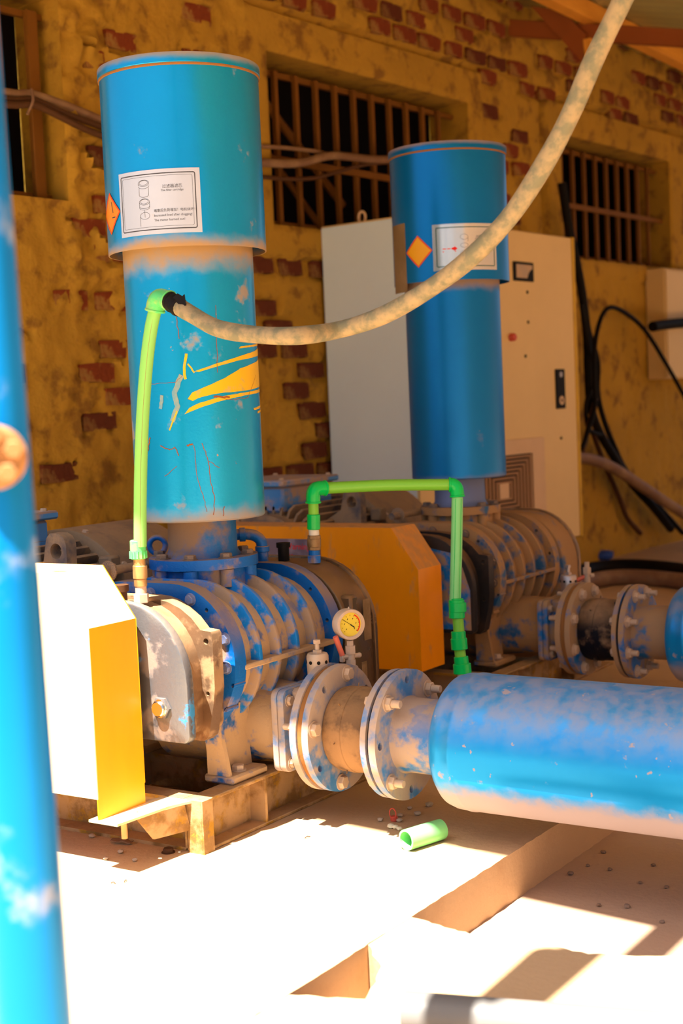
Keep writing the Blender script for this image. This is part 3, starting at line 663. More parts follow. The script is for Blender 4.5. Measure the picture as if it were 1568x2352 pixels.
    # feet
    for sx in (1, -1):
        for u0, u1 in ((-.25, -.095), (.095, .25)):
            bm = B(); bb(bm, min(sx*.165, sx*.262), max(sx*.165, sx*.262), u0, u1, .1355, .158, .006); ft = obj('foot', bm, mb, t)
            bm = B(); pr = [(sx*.14, .36), (sx*.215, .33), (sx*.205, .25), (sx*.212, .158), (sx*.182, .158), (sx*.170, .26)]
            plate(bm, pr, None, 'Y', u0+.006, u1-.006); obj('web', bm, mb, ft)
            bm = B(); plate(bm, [(sx*.180, .36), (sx*.222, .33), (sx*.232, .25), (sx*.250, .158), (sx*.180, .158)], None, 'Y', u0 if u0 < 0 else u1-.014, u0+.014 if u0 < 0 else u1); obj('gusset', bm, mb, ft)
            bolt(ft, (sx*.228, (u0+u1)/2-.01, .158), (0, 0, 1), .0175, 'head', m_steel)
    # discharge throat
    bm = B(); lathe(bm, [(0, -.1), (.135, -.1), (.130, .12), (.112, .20), (.106, .26), (.106, .3 if near else .365)], 'X', (0, 0, FZ+.004), 36); obj('discharge_throat', bm, mb, t)
    if near:
        bm = B(); P = [(.024*math.cos(R(a)), 0, .024*math.sin(R(a))) for a in range(-80, 261, 20)]
        ex, ey, _ = at(363, 1280, 2, .672)
        tube(bm, [(ex+p[0]*.83, ey+p[0]*.55, .708+p[2]) for p in P], .0085, 10); cyl(bm, .014, .63, .686, 'Z', (ex, ey, 0), 12); obj('eye_bolt', bm, m_plate, t)
    return t
def holes8(r, k0, n, hr=.0105): return [circ(r*math.cos(R(k0+360/n*k)), FZ+r*math.sin(R(k0+360/n*k)), hr, 10) for k in range(n)]
FR = .168
def discharge(ox, oy, label, near):
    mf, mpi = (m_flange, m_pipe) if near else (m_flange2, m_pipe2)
    t = thing('discharge_adapter', label, 'pipe fitting', (ox, oy, 0), group='square to round discharge adapters')
    for x0, x1 in ((.300, .318), (.320, .340)):
        bm = B(); plate(bm, rrect(-.122, .122, FZ-.107, FZ+.113, .022, 4), None, 'X', x0, x1, .002); sq = obj('square_flange', bm, mf, t)
    for a in (-1, 1):
        for b in (-1, 1): bolt(sq, (.340, a*.096, FZ+b*.083), (1, 0, 0), .013, 'head', m_bolt)
    bm = B(); lathe(bm, [(.104, .336), (.102, .36), (.1015, .375), (.1015, .392)], 'X', (0, 0, FZ), 40); obj('pipe', bm, mpi, t)
    bm = B(); bb(bm, .336, .392, -.085, .085, FZ+.05, FZ+.113, .01); obj('pad', bm, mpi, t)
    nb = 4 if near else 8; k0 = 80 if near else 22.5
    hs = holes8(.143, k0-45, 4) if near else []
    bm = B(); plate(bm, circ(0, FZ, FR, 64), hs, 'X', .388, .408); fl = obj('round_flange', bm, mf, t)
    for k in range(nb):
        a = R(k0+360/nb*k); bolt(fl, (.388, .143*math.cos(a), FZ+.143*math.sin(a)), (-1, 0, 0), .0155, 'nut', m_bolt, k)
    bm = B(); plate(bm, circ(0, FZ, FR-.006, 56), None, 'X', .409, .424); obj('gasket', bm, m_gasket, t)
    return t
def joint(ox, oy, label, near):
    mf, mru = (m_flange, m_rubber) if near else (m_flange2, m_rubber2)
    t = thing('rubber_joint', label, 'pipe joint', (ox, oy, 0), group='flanged rubber expansion joints')
    nb = 4 if near else 8; k0 = 80 if near else 22.5
    bm = B(); plate(bm, circ(0, FZ, FR, 64), holes8(.143, k0-45, 4) if near else None, 'X', .426, .446); f1 = obj('flange', bm, mf, t)
    for k in range(nb):
        a = R(k0+360/nb*k); bolt(f1, (.446, .143*math.cos(a), FZ+.143*math.sin(a)), (1, 0, 0), .0178, 'head', m_bolt, k)
    bm = B(); lathe(bm, [(.100, .446), (.108, .450), (.112, .462), (.1125, .492), (.1135, .494), (.1135, .506), (.1115, .508), (.110, .545), (.106, .562), (.1045, .566), (.1055, .568), (.1055, .582), (.1035, .585), (.1035, .603)], 'X', (0, 0, FZ), 56); rb_ = obj('rubber_sleeve', bm, mru, t)
    for k in range(14):
        a = R(25.7*k+7); x = .49 if k % 2 else .565; r0 = .111 if k % 2 else .1045
        bm = B(); tube(bm, [(x, r0*math.cos(a), FZ+r0*math.sin(a)), (x+.002, (r0+.011)*math.cos(a), FZ+(r0+.011)*math.sin(a))], .0017, 5); obj('mould_nib', bm, mru, rb_)
    bm = B(); plate(bm, circ(0, FZ, FR-.002, 64), None, 'X', .602, .618); f2 = obj('flange', bm, mf, t)
    for k in range(4 if near else 8):
        a = R(45+90*k) if near else R(22.5+45*k); bolt(f2, (.602, .143*math.cos(a), FZ+.143*math.sin(a)), (-1, 0, 0), .0165, 'head', m_bolt, k)
    bm = B(); plate(bm, circ(0, FZ, FR-.012, 56), None, 'X', .6185, .6275); obj('gasket', bm, m_black, t)
    return t
def silencer(ox, oy, label, near):
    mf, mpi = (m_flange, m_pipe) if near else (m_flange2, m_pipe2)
    t = thing('discharge_silencer', label, 'silencer', (ox, oy, 0), group='horizontal blue discharge silencers')
    bm = B(); plate(bm, circ(0, FZ, FR, 64), holes8(.143, 0, 4) if near else None, 'X', .628, .648); fl = obj('flange', bm, mf, t)
    for k in range(4 if near else 8):
        a = R(45+90*k) if near else R(22.5+45*k); bolt(fl, (.648, .143*math.cos(a), FZ+.143*math.sin(a)), (1, 0, 0), .0178, 'nut', m_bolt, k)
    bm = B(); lathe(bm, [(.100, .648), (.096, .655), (.095, .80)], 'X', (0, 0, FZ), 48); obj('neck', bm, mpi, t)
    bm = B(); lathe(bm, [(0, .782), (.12, .782), (.150, .790), (.164, .803), (.170, .823), (.171, .85), (.1725, .852), (.1725, .862), (.171, .865), (.171, 2.25), (.16, 2.29), (.1, 2.31), (0, 2.31)], 'X', (0, 0, FZ), 96); obj('shell', bm, m_sil, t)
    z0 = -.12
    bm = B(); bb(bm, 1.85, 1.91, -.10, .10, z0, FZ-.13, .004); obj('saddle', bm, m_frame, t)
    return t
def relief(ox, oy, label, mt):
    t = thing('relief_valve', label, 'valve', (ox+.372, oy, FZ+.113))
    bm = B(); cyl(bm, .023, 0, .010, seg=6); cyl(bm, .018, 0, .016, seg=20); obj('base_nut', bm, mt, t)
    bm = B(); lathe(bm, [(0, .014), (.027, .014), (.029, .018), (.0295, .075), (.026, .082), (.0, .083)], seg=32); bd = obj('body', bm, mt, t)
    for k in range(8):
        a = R(45*k-51); bm = B(); d = Vector((math.cos(a), math.sin(a), 0)); cyl(bm, .0048, 0, .0015, seg=12)
        bm.transform(Matrix.Translation(d*.0288 + Vector((0, 0, .060))) @ d.to_track_quat('Z', 'Y').to_matrix().to_4x4()); obj('port', bm, m_black, bd)
    bm = B(); cyl(bm, .013, .082, .091, seg=6); cyl(bm, .0066, .09, .112, seg=12); st = obj('adjusting_stud', bm, mt, t)
    bm = B(); cyl(bm, .0105, .108, .118, seg=6); obj('stud_head', bm, mt, st)
    return t
def gauge(ox, oy, label):
    x, z = .412, .388
    t = thing('pressure_gauge', label, 'gauge', (ox+x, oy+.10, z)); t.scale = (.9, .9, .9)
    # stands on the first flange's boss
    bm = B(); bb(bm, -.018, .018, -.016, .016, -.004, .012, .005); cyl(bm, .016, .0, .03, seg=6); cyl(bm, .0125, .02, .06, seg=16); vb = obj('cock', bm, m_steel, t)
    bm = B(); cyl(bm, .0165, .047, .072, seg=6); cyl(bm, .011, .07, .088, seg=6); obj('union', bm, m_steel, t)
    D = Vector((CAM.x-ox-x, CAM.y-oy-.1, 0)).normalized(); rt = Vector((-D.y, D.x, 0))
    F_ = (D*.90 + rt*.42).normalized(); rt = Vector((-F_.y, F_.x, 0))      # dial turned a little to the right
    bm = B(); tube(bm, [Vector((0, 0, .040))-rt*.028, Vector((0, 0, .040))+rt*.026], .0075, 10); obj('spindle', bm, m_steel, vb)
    bm = B(); bmesh.ops.create_icosphere(bm, subdivisions=2, radius=.0085, matrix=Matrix.Translation(Vector((0, 0, .040))+rt*.028)); obj('spindle_knob', bm, m_steel, vb)
    bm = B(); box(bm, Vector((0, 0, .036))-rt*.028, (.014, .014, .022), .002); obj('lever_eye', bm, m_steel, vb)
    bm = B(); tube(bm, [Vector((0, 0, .046))-rt*.028, Vector((0, 0, .105))-rt*.048+D*.004], .0085, 12); obj('lever', bm, m_redlever, vb)
    C_ = Vector((0, 0, .137)); mt_ = Matrix.Translation(C_) @ F_.to_track_quat('Z', 'Y').to_matrix().to_4x4()
    bm = B(); lathe(bm, [(0, -.030), (.040, -.030), (.046, -.024), (.047, .010), (.045, .014), (.0375, .014), (.036, .006)], seg=48); bm.transform(mt_); cs = obj('case', bm, m_rim_gauge, t)
    bm = B(); cyl(bm, .0365, .0, .0065, seg=40); bm.transform(mt_); dl = obj('dial', bm, m_dial, t)
    def flat(nm, f, mt):
        bm = B(); f(bm); bm.transform(mt_); obj(nm, bm, mt, dl, recalc=False)
    Z_ = .0072
    flat('red_arc', lambda b: ribbon(b, [(.031*math.cos(R(a)), .031*math.sin(R(a))) for a in range(-45, 66, 6)], .0035, Z_), m_redink)
    def ticks(b):
        for k in range(11):
            a = R(225-27*k); ribbon(b, [(.026*math.cos(a), .026*math.sin(a)), (.0295*math.cos(a), .0295*math.sin(a))], .0012, Z_)
        for k in range(6):
            a = R(225-54*k); ribbon(b, [(.019*math.cos(a)-.001, .019*math.sin(a)-.002), (.019*math.cos(a)+.001, .019*math.sin(a)+.002)], .0018, Z_)
    flat('scale', ticks, m_ink)
    flat('needle', lambda b: (ribbon(b, [(-.026, .018), (0, 0)], .0012, Z_+.001), ribbon(b, [(0, 0), (.013, -.010)], .003, Z_+.001)), m_ink)
    bm = B(); tube(bm, [C_+Vector((0, 0, .045)), C_+Vector((0, 0, .053))], lambda s: .004*(1-s)+.001, 8); obj('blow_out_plug', bm, m_rim_gauge, cs)
    return t
def cock(ox, oy, label):
    t = thing('gauge_cock', label, 'valve', (ox+.402, oy+.10, .388))
    bm = B(); bb(bm, -.014, .014, -.012, .012, -.004, .012, .004); cyl(bm, .012, .0, .06, seg=12); cyl(bm, .016, .05, .075, seg=6); cyl(bm, .010, .07, .095, seg=8); obj('body', bm, m_steel, t)
    bm = B(); tube(bm, [(0, 0, .045), (-.045, -.02, .022)], .008, 10); obj('lever', bm, m_redlever, t)
    bm = B(); tube(bm, [(.012, .0, .045), (.022, .01, .045)], .008, 10); obj('spindle', bm, m_steel, t)
    return t
def motor(ox, oy, label):
    mx, mz = -.635, .46
    t = thing('electric_motor', label, 'motor', (ox, oy, 0), group='finned electric motors behind the blowers')
    bm = B(); lathe(bm, [(0, -.43), (.20, -.43), (.235, -.41), (.235, .12), (0, .12)], 'Y', (mx, 0, mz), 48); obj('stator', bm, m_motor, t)
    # clustered flat fins, as on a cast frame
    for k in range(26):
        a = R(-12 + 204*k/25); r0, r1 = .228, .285
        c, s = math.cos(a), math.sin(a)
        bm = B(); P = [(-.36, r0), (-.36, r1-.02), (-.335, r1), (.065, r1), (.08, r1-.015), (.08, r0)]
        q = Vector((-s, 0, c))*.005; vs = [bm.verts.new(Vector((mx+rr*c, u_, mz+rr*s))-q) for u_, rr in P]
        fa = bm.faces.new(vs); r_ = bmesh.ops.extrude_face_region(bm, geom=[fa]); bmesh.ops.translate(bm, vec=q*2, verts=[g for g in r_['geom'] if isinstance(g, bmesh.types.BMVert)])
        obj('cooling_fin', bm, m_motor, t)
    bm = B(); lathe(bm, [(.24, .09), (.292, .09), (.298, .094), (.298, .44), (.28, .475), (.22, .49), (0, .49)], 'Y', (mx, 0, mz), 64); cw = obj('fan_cowl', bm, m_motor, t)
    for a in (40, 75, 120): bolt(cw, (mx+.297*math.cos(R(a)), .12, mz+.297*math.sin(R(a))), (math.cos(R(a)), 0, math.sin(R(a))), .009, 'head', m_bolt)
    for u_ in (-.20,):
        bm = B(); plate(bm, [(-.31, .62), (-.31, .75), (-.32, .77), (-.34, .78), (-.37, .78), (-.385, .765), (-.39, .745), (-.40, .70), (-.47, .66), (-.47, .60), (-.36, .60)], [circ(-.35, .73, .022, 16)], 'Y', u_-.02, u_+.02); obj('lifting_lug', bm, m_motor, t)
    bm = B(); box(bm, (-.40, .05, .66), (.05, .05, .05), .006); obj('fixing_tab', bm, m_motor, t)
    bm = B(); bb(bm, -.85, -.57, -.36, -.02, .70, .80, .01); tb = obj('terminal_box', bm, m_tbox, t)
    bm = B(); bb(bm, -.84, -.58, -.35, -.03, .60, .70); obj('terminal_base', bm, m_motor, tb)
    bm = B(); bb(bm, -.87, -.55, -.385, .005, .80, .825, .006); ld = obj('terminal_lid', bm, m_tbox, tb)
    for a in (-.84, -.58):
        for b in (-.35, -.03): bolt(ld, (a, b, .825), (0, 0, 1), .01, 'head', m_bolt)
    bm = B(); bb(bm, -.82, -.45, -.36, .05, .1355, .27); obj('motor_foot', bm, m_motor, t)
    bm = B(); ra, rb2 = Vector((-.125, -.30, .684)), Vector((-.125, -.10, .684))
    tube(bm, [ra, rb2], .0125, 12); bm2 = obj('tension_rod', bm, m_motor, t)
    bolt(bm2, (-.125, -.255, .684), (0, 1, 0), .023, 'head', m_motor)
    return t
U1 = (0., 0.); U2 = (-.035, 1.68); V2 = (-.10, 1.68)
skid(*U1, 'dusty welded channel steel skid under the nearest blower'); skid(*U2, 'channel steel skid under the farther blower behind the silencer')
guard(*U1, 'sunlit orange sheet metal belt guard at left by the blue post', .15, -.632, -.46, .185, .128, .60, .73, m_orange)
guard(*U2, 'shaded orange belt guard with dark warning plate in front of far blower', .110, -.632, -.475, .185, .185, .535, .676, m_orange2, lip=False, warn=True)
intake(*U1, 'tall bright blue intake silencer with silver sticker and yellow paint strokes', True)
intake(*V2, 'darker blue intake silencer in front of the cabinets', False)
blower(*U1, 'nearest blue ribbed lobe blower with grey gear cover', True)
blower(*V2, 'farther brown dusty ribbed lobe blower below the darker silencer', False)
motor(*U1, 'dusty finned electric motor behind the sunlit orange guard'); motor(*V2, 'dusty finned motor with blue terminal box behind the shaded orange guard')
discharge(*U1, 'dusty discharge adapter with square flange under the pressure gauge', True); discharge(*U2, 'brown dusty discharge adapter on the farther blower', False)
joint(*U1, 'brown dusty rubber joint between two round flanges, nearest', True); joint(*U2, 'black rubber joint between blue flanges at far right', False)
silencer(*U1, 'big bright blue horizontal silencer in the right foreground', True); silencer(*U2, 'blue discharge silencer cut off by the right edge, behind', False)
relief(*U1, 'dusty round relief valve with drilled ports beside the gauge', m_steel); relief(*U2, 'silver grey relief valve on the farther discharge adapter', m_alu)
gauge(*U1, 'round pressure gauge with yellow dial and red lever cock')
cock(*U2, 'small brass cock with red lever on the farther flange')
# ------------------------------------------------------------------ green pipes and hose
def seg_cyl(bm, a, b, r, seg=18, ch=.0015):
    a, b = Vector(a), Vector(b); d = b-a; b2 = B(); cyl(b2, r, 0, d.length, seg=seg, ch=ch)
    b2.transform(Matrix.Translation(a) @ d.to_track_quat('Z', 'Y').to_matrix().to_4x4()); me = bpy.data.meshes.new('x'); b2.to_mesh(me); b2.free(); bm.from_mesh(me); bpy.data.meshes.remove(me); return bm
def elbow(parent, p0, pc, p1, r, mt, rr=.0):
    p0, pc, p1 = Vector(p0), Vector(pc), Vector(p1); bm = B(); k = 8
    a = pc+(p0-pc).normalized()*r*1.0; b = pc+(p1-pc).normalized()*r*1.0
    arc = [(a*(1-t)**2 + pc*2*t*(1-t) + b*t*t) for t in [i/k for i in range(k+1)]]
    tube(bm, [p0] + arc + [p1], r, 18); e = obj('elbow', bm, mt, parent, ang=60)
    for p, q in ((p0, pc), (p1, pc)):
        d = (q-p).normalized(); bm = B(); seg_cyl(bm, p, p+d*.006, r+.0022); obj('elbow_lip', bm, mt, e)
    return e
g1 = thing('green_pipe', 'pale green curved plastic riser with brass fitting on the gear cover', 'pipe', (.10, -.385, .63))
g1i = Matrix.Translation((-.10, .385, -.63))
def gl(bm): bm.transform(g1i); return bm
U = -.385
bp = [at(x, y, 1, U) for x, y in ((325, 1381), (324, 1345), (323, 1300), (322, 1290), (322, 1252))]
bm = B(); seg_cyl(bm, (bp[0].x, U, .626), (bp[0].x, U, .650), .020, 6); seg_cyl(bm, (bp[0].x, U, .648), (bp[0].x, U, .672), .0145); obj('nipple', gl(bm), m_steel, g1)
bm = B(); seg_cyl(bm, (bp[0].x, U, .668), (bp[0].x, U, .688), .0165); seg_cyl(bm, (bp[0].x, U, .688), (bp[0].x+.001, U, .722), .0185); seg_cyl(bm, (bp[0].x, U, .720), (bp[0].x, U, .742), .0155); obj('brass_union', gl(bm), m_brass, g1)
bm = B(); seg_cyl(bm, (.1015, U, .738), (.1025, U, .786), .0205, 18, .002); sk = obj('socket', gl(bm), m_gfit1, g1)
for k in range(14):
    a = R(360/14*k); bm = B(); bb(bm, -.002, .002, -.0015, .0015, .740, .758); bm.transform(Matrix.Translation((.1015+.0205*math.cos(a), U+.0205*math.sin(a), 0))); obj('socket_rib', gl(bm), m_gfit1, sk)
pp = [at(x, y, 1, U) for x, y in ((322, 1255), (322, 1150), (324, 1050), (328, 950), (336, 840), (346, 760), (356, 712))]
bm = B(); tube(bm, pp, .0165, 16, 6); pi = obj('riser', gl(bm), m_green, g1)
off = (CAM-Vector((.15, U, 1.0))).normalized()*.0163
bm = B(); tube(bm, [p+off for p in pp], .0006, 5, 6); obj('stripe', gl(bm), m_brass2, pi)
e0, ec, e1 = at(355.5, 716, 1, U), at(361, 681, 1, U), at(390, 691, 1, U-.012)
e = elbow(g1, g1i @ e0, g1i @ ec, g1i @ e1, .0235, m_gfit1)
# hose
H0 = at(386, 690, 1, U-.01)
hp = [H0, at(402, 699, 1, U-.015), at(440, 722, 1, U-.03), at(500, 754, 1, U-.05), at(580, 768, 1, U-.06), at(680, 771, 1, U-.06)] + \
     [atd(x, y, d) for x, y, d in ((780, 757, 3.33), (880, 724, 3.24), (985, 664, 3.15), (1080, 592, 3.08), (1170, 498, 3.02), (1250, 376, 2.97), (1310, 262, 2.93), (1362, 140, 2.90), (1420, 20, 2.87), (1470, -90, 2.85), (1540, -260, 2.83), (1600, -470, 2.85), (1625, -700, 2.87), (1635, -905, 2.9))]
hose = thing('hose', 'long dusty grey hose sagging from the green elbow to the roof', 'hose', H0); hi = Matrix.Translation(-H0)
bm = B(); tube(bm, hp[1:], lambda s: .0205+.0006*math.sin(s*60), 16, 8); bm.transform(hi); obj('hose_tube', bm, m_hose, hose, ang=80)
bm = B(); tube(bm, [H0, at(396, 696, 1, U-.012), at(414, 707, 1, U-.02)], lambda s: .0215+.003*abs(math.sin(s*9)), 16, 6); bm.transform(hi); obj('tape_wrap', bm, m_black, hose)
bm = B(); c = at(412, 686, 1, U-.03); P = [c+Vector((-.018, 0, .004)), c+Vector((0, -.004, .012)), c+Vector((.014, -.004, .004)), c+Vector((.022, -.006, .008))]
pv = None
for p in P:
    cu = (bm.verts.new(p), bm.verts.new(p+Vector((.006, -.004, -.026))))
    if pv: bm.faces.new((pv[0], cu[0], cu[1], pv[1]))
    pv = cu
r_ = bmesh.ops.extrude_face_region(bm, geom=bm.faces[:]); bmesh.ops.translate(bm, vec=(0, -.002, .001), verts=[g for g in r_['geom'] if isinstance(g, bmesh.types.BMVert)])
bm.transform(hi); obj('tape_end', bm, m_black, hose)
# second green pipe: from the oil cover over to a drop leg
S = at(722, 1292, 1, .33); g2 = thing('green_pipe', 'green plastic pipe bridging from the oil cover to a stepped drop leg', 'pipe', (S.x, S.y, .65)); gi = Matrix.Translation(-Vector((S.x, S.y, .65)))
def zz(py): return at(722, py, 1, .33).z
def pt(px, py): return at(px, py, 1, .33)
def add(nm, bm, mt, par=None): bm.transform(gi); return obj(nm, bm, mt, par or g2)
bm = B(); seg_cyl(bm, (S.x, .33, .645), pt(721, 1262), .0165); seg_cyl(bm, (S.x, .33, .645), (S.x, .33, .668), .021, 6); add('stub', bm, m_plate)
bm = B(); seg_cyl(bm, pt(721, 1263), pt(721, 1229), .0195, 8); seg_cyl(bm, pt(721, 1256), pt(721, 1236), .0205, 18); add('brass_union', bm, m_brass2)
bm = B(); seg_cyl(bm, pt(721, 1230), pt(720, 1214), .0155); add('thread_tape', bm, m_tape)
bm = B(); seg_cyl(bm, pt(720, 1216), pt(720, 1181), .0195, 18, .002); add('socket', bm, m_gfit)
bm = B(); seg_cyl(bm, pt(720, 1182), pt(719, 1152), .0155); add('riser', bm, m_green2)
D2 = 4.22
q0, qc, q1 = pt(719, 1156), pt(719, 1122), atd(748, 1121, 4.215)
elbow(g2, gi @ q0, gi @ qc, gi @ q1, .0215, m_gfit)
r0, rc_, r1 = atd(1030, 1113, D2), atd(1048, 1113, D2), atd(1050, 1142, D2)
mid = (q1+r0)/2 + Vector((0, 0, .003))
bm = B(); tube(bm, [q1, mid, r0], .0172, 16, 8); add('cross_pipe', bm, m_green2)
elbow(g2, gi @ r0, gi @ rc_, gi @ r1, .0205, m_gfit)
c0 = atd(1045, 1380, D2)
bm = B(); tube(bm, [r1, atd(1048, 1260, D2), c0], .0172, 16, 5); dp = add('drop_pipe', bm, m_green3)
oc = (CAM-c0).normalized()*.0172
for dx in (-4, 9):
    bm = B(); tube(bm, [atd(1050+dx, 1146, D2-.0165), atd(1048+dx, 1260, D2-.0165), atd(1045+dx, 1378, D2-.0165)], .0007, 5, 4); add('stripe', bm, m_gfit, dp)
for (x0, y0, x1, y1, rr, mt) in ((1048, 1378, 1049, 1420, .0235, m_gfit), (1048, 1374, 1048, 1386, .020, m_gfit), (1050, 1384, 1051, 1406, .0262, m_gfit), (1051, 1418, 1054, 1455, .0165, m_green2), (1052, 1450, 1053, 1468, .0215, m_gfit), (1053, 1466, 1055, 1492, .0245, m_gfit),
                                 (1055, 1490, 1058, 1515, .0165, m_green2), (1058, 1508, 1060, 1526, .0215, m_gfit), (1060, 1524, 1062, 1547, .0268, m_gfit), (1062, 1545, 1064, 1562, .0165, m_tape)):
    bm = B(); seg_cyl(bm, atd(x0, y0, D2), atd(x1, y1, D2), rr, 18); add('coupling' if mt is m_gfit else 'joint_piece', bm, mt)
b_ = atd(1063, 1558, D2); bm = B(); seg_cyl(bm, b_, (b_.x, b_.y, .0), .0155); add('white_tail', bm, m_steel)
# ------------------------------------------------------------------ control cabinets by the wall
CO = Vector((-.90, 2.745, 0)); CZ0, CZ1, CDP = .30, 1.97, .52
def fp(px, py):
    d = ray(px, py); q = CAM+d*((CO-CAM).dot(WN)/d.dot(WN)); return Vector((0, (q-CO).dot(WD), q.z))
CWD = fp(1328, 900).y; CMID = CWD*.49; CROT = math.atan2(WN.y, WN.x)
bm = B(); bb(bm, -CDP+.03, -.03, .03, CWD-.03, 0, CZ0-.0005, .01); o = tag(obj('cabinet_plinth', bm, m_conc), 'low concrete plinth under the cream control cabinet', 'plinth'); o.location = CO; o.rotation_euler = (0, 0, CROT)
ct = thing('control_cabinet', 'tall control cabinet with grey side and cream front behind silencers', 'cabinet', CO, CROT)
def cp(nm, bm, mt, par=None): return obj(nm, bm, mt, par or ct)
bm = B(); bb(bm, -CDP, -.02, .002, CWD-.002, CZ0, CZ1, .004); cp('body', bm, m_cab)
bm = B(); bb(bm, -CDP+.004, -.012, -.004, .002, CZ0+.01, CZ1-.008, .002); cp('side_panel', bm, m_cabgrey)
bm = B(); bb(bm, -.022, 0, .006, CMID-.004, CZ0+.005, CZ1-.006, .004); cp('door', bm, m_cab)
bm = B(); bb(bm, -.022, 0, CMID+.004, CWD-.03, CZ0+.005, CZ1-.006, .004); dr = cp('door', bm, m_cab)
bm = B(); bb(bm, -.022, .004, CWD-.028, CWD, CZ0+.002, CZ1-.002, .003); cp('corner_strip', bm, m_cabedge)
a, b = fp(1176, 600), fp(1222, 648)
bm = B(); bb(bm, 0, .012, a.y, b.y, b.z, a.z, .003); cp('panel_meter', bm, m_ink, dr)
bm = B(); plate(bm, [(a.y+.018, b.z+.016), (b.y-.075, b.z+.016), (b.y-.06, b.z+.042), (b.y-.04, b.z+.058), (b.y-.018, b.z+.066), (b.y-.018, a.z-.014), (a.y+.018, a.z-.014)], None, 'X', .0121, .0135); cp('meter_face', bm, m_steel, dr)
a = fp(1172, 775); bm = B(); lathe(bm, [(0, .03), (.015, .03), (.020, .024), (.021, 0)], 'X', (0, a.y, a.z), 20); cp('push_button', bm, m_red, dr)
a, b = fp(1273, 848), fp(1296, 938)
bm = B(); bb(bm, 0, .01, a.y, b.y, b.z, a.z, .003); cp('handle_plate', bm, m_ink, dr)
cyy = (a.y+b.y)/2
bm = B(); lathe(bm, [(.010, .014), (.024, .014), (.024, .01)], 'X', (0, cyy, b.z+.045), 20); cp('lock_ring', bm, m_vent, dr)
bm = B(); lathe(bm, [(0, .013), (.015, .013), (.015, .01)], 'X', (0, cyy, a.z-.03), 16); cp('latch_boss', bm, m_alu, dr)
for q in ((1210, 671), (1212, 740), (1206, 818), (1288, 1006)):
    a = fp(*q); bm = B(); cyl(bm, .009, 0, .004, 'X', (0, a.y, a.z), 10); cp('lamp_hole', bm, m_ink, dr)
# square louvred vent
v1 = fp(1250, 1180); c_ = fp(1154, 1128); vy, vz = c_.y, c_.z; hw = v1.y-vy; vr = .26/hw
def sqr(f): return [(vy+a*hw*f, vz+b*.26*f) for a, b in ((-1, -1), (1, -1), (1, 1), (-1, 1))]
bm = B(); plate(bm, rrect(vy-hw, vy+hw, vz-.26, vz+.26, .01, 3), [sqr(.70)], 'X', 0, .014); cp('vent_frame', bm, m_vent)
bm = B(); bb(bm, .0005, .003, vy-hw*.70, vy+hw*.70, vz-.26*.70, vz+.26*.70); cp('vent_back', bm, m_ink)
for k in range(7):
    f0 = .67-.08*k
    bm = B(); plate(bm, sqr(f0), [sqr(f0-.045)], 'X', .003, .012); cp('louvre', bm, m_ventslat)
bm = B(); bb(bm, .003, .013, vy-hw*.11, vy+hw*.11, vz-.04, vz+.04, .002); cp('vent_badge', bm, m_vent)
d_ = ray(832, 520); q_ = CAM+d_*((CO+WD*.06-CAM).dot(WD)/d_.dot(WD)); ex = (q_-CO).dot(WN)
bm = B(); tube(bm, [Vector((ex+.020*math.cos(R(a)), .06, CZ1+.026+.028*math.sin(R(a)))) for a in range(0, 361, 20)], .007, 8); cp('lifting_eye', bm, m_vent)
# wall box at far right
b0, b1 = W(3.62, 1.18, .02), W(4.6, 1.93, .02)
bx = thing('wall_box', 'cream metal switch box on the wall under the right window', 'electrical box', W(4.1, 1.175, .021)); bx.rotation_euler = (0, 0, math.atan2(WD.y, WD.x))
bm = B(); bb(bm, -.46, .46, -.14, 0, 0, .76, .006); obj('body', bm, m_cab, bx)
bm = B(); bb(bm, -.45, .45, -.152, -.1405, .012, .748, .004); d_ = obj('door', bm, m_cab, bx)
bm = B(); bb(bm, .36, .41, -.162, -.152, .3, .42, .004); obj('handle', bm, m_ink, d_)
# ------------------------------------------------------------------ cables
def wpx(px, py, off):
    d = ray(px, py); k = ((WP+WN*off-CAM).dot(WN))/d.dot(WN); return CAM+d*k
def cable(nm, pts, r, mt, label, cat='cable', off=.06, group=None, seg=10):
    bm = B(); tube(bm, [wpx(*p, off) if len(p) == 2 else wpx(*p) for p in pts], r, seg, 7); return tag(obj(nm, bm, mt, ang=80), label, cat, group)
cable('cable', [(-60, 218), (0, 212), (40, 216), (75, 217), (140, 238), (190, 258), (250, 282), (330, 310)], .017, m_brownp, 'upper brown cable tied to the left window bars', off=.05)
cable('cable', [(-60, 232), (0, 228), (40, 230), (78, 230), (140, 256), (190, 276), (250, 298), (330, 330)], .013, m_brownc, 'middle thin brown cable across the left window bars', off=.07)
cable('cable', [(-60, 242), (0, 240), (40, 241), (80, 241), (130, 264), (190, 294), (250, 318), (330, 350)], .014, m_brownc, 'lowest dark cable of the bundle across the left window', off=.09)
bm = B(); tube(bm, [wpx(72, 205, .09), wpx(76, 230, .11), wpx(66, 255, .1), wpx(63, 262, .1)], .006, 6, 3); tag(obj('wire_tie', bm, m_brownp, ang=80), 'twisted wire tie around the cables at the left window', 'wire tie')
cable('cable', [(560, 372), (610, 374), (660, 376), (700, 372), (755, 358), (800, 360), (850, 366), (905, 366), (960, 362)], .020, m_brownp, 'thick brown conduit sagging across the middle window', off=.085)
cable('cable', [(560, 405), (605, 407), (660, 411), (720, 409), (770, 396), (820, 382), (870, 374), (930, 371)], .010, m_brownc, 'thin dark cable curving across the middle window', off=.075)
cable('cable', [(600, 336), (660, 340), (720, 347), (760, 356), (820, 366), (905, 374)], .010, m_brownp, 'thin tan cable above the conduit at the middle window', off=.06)
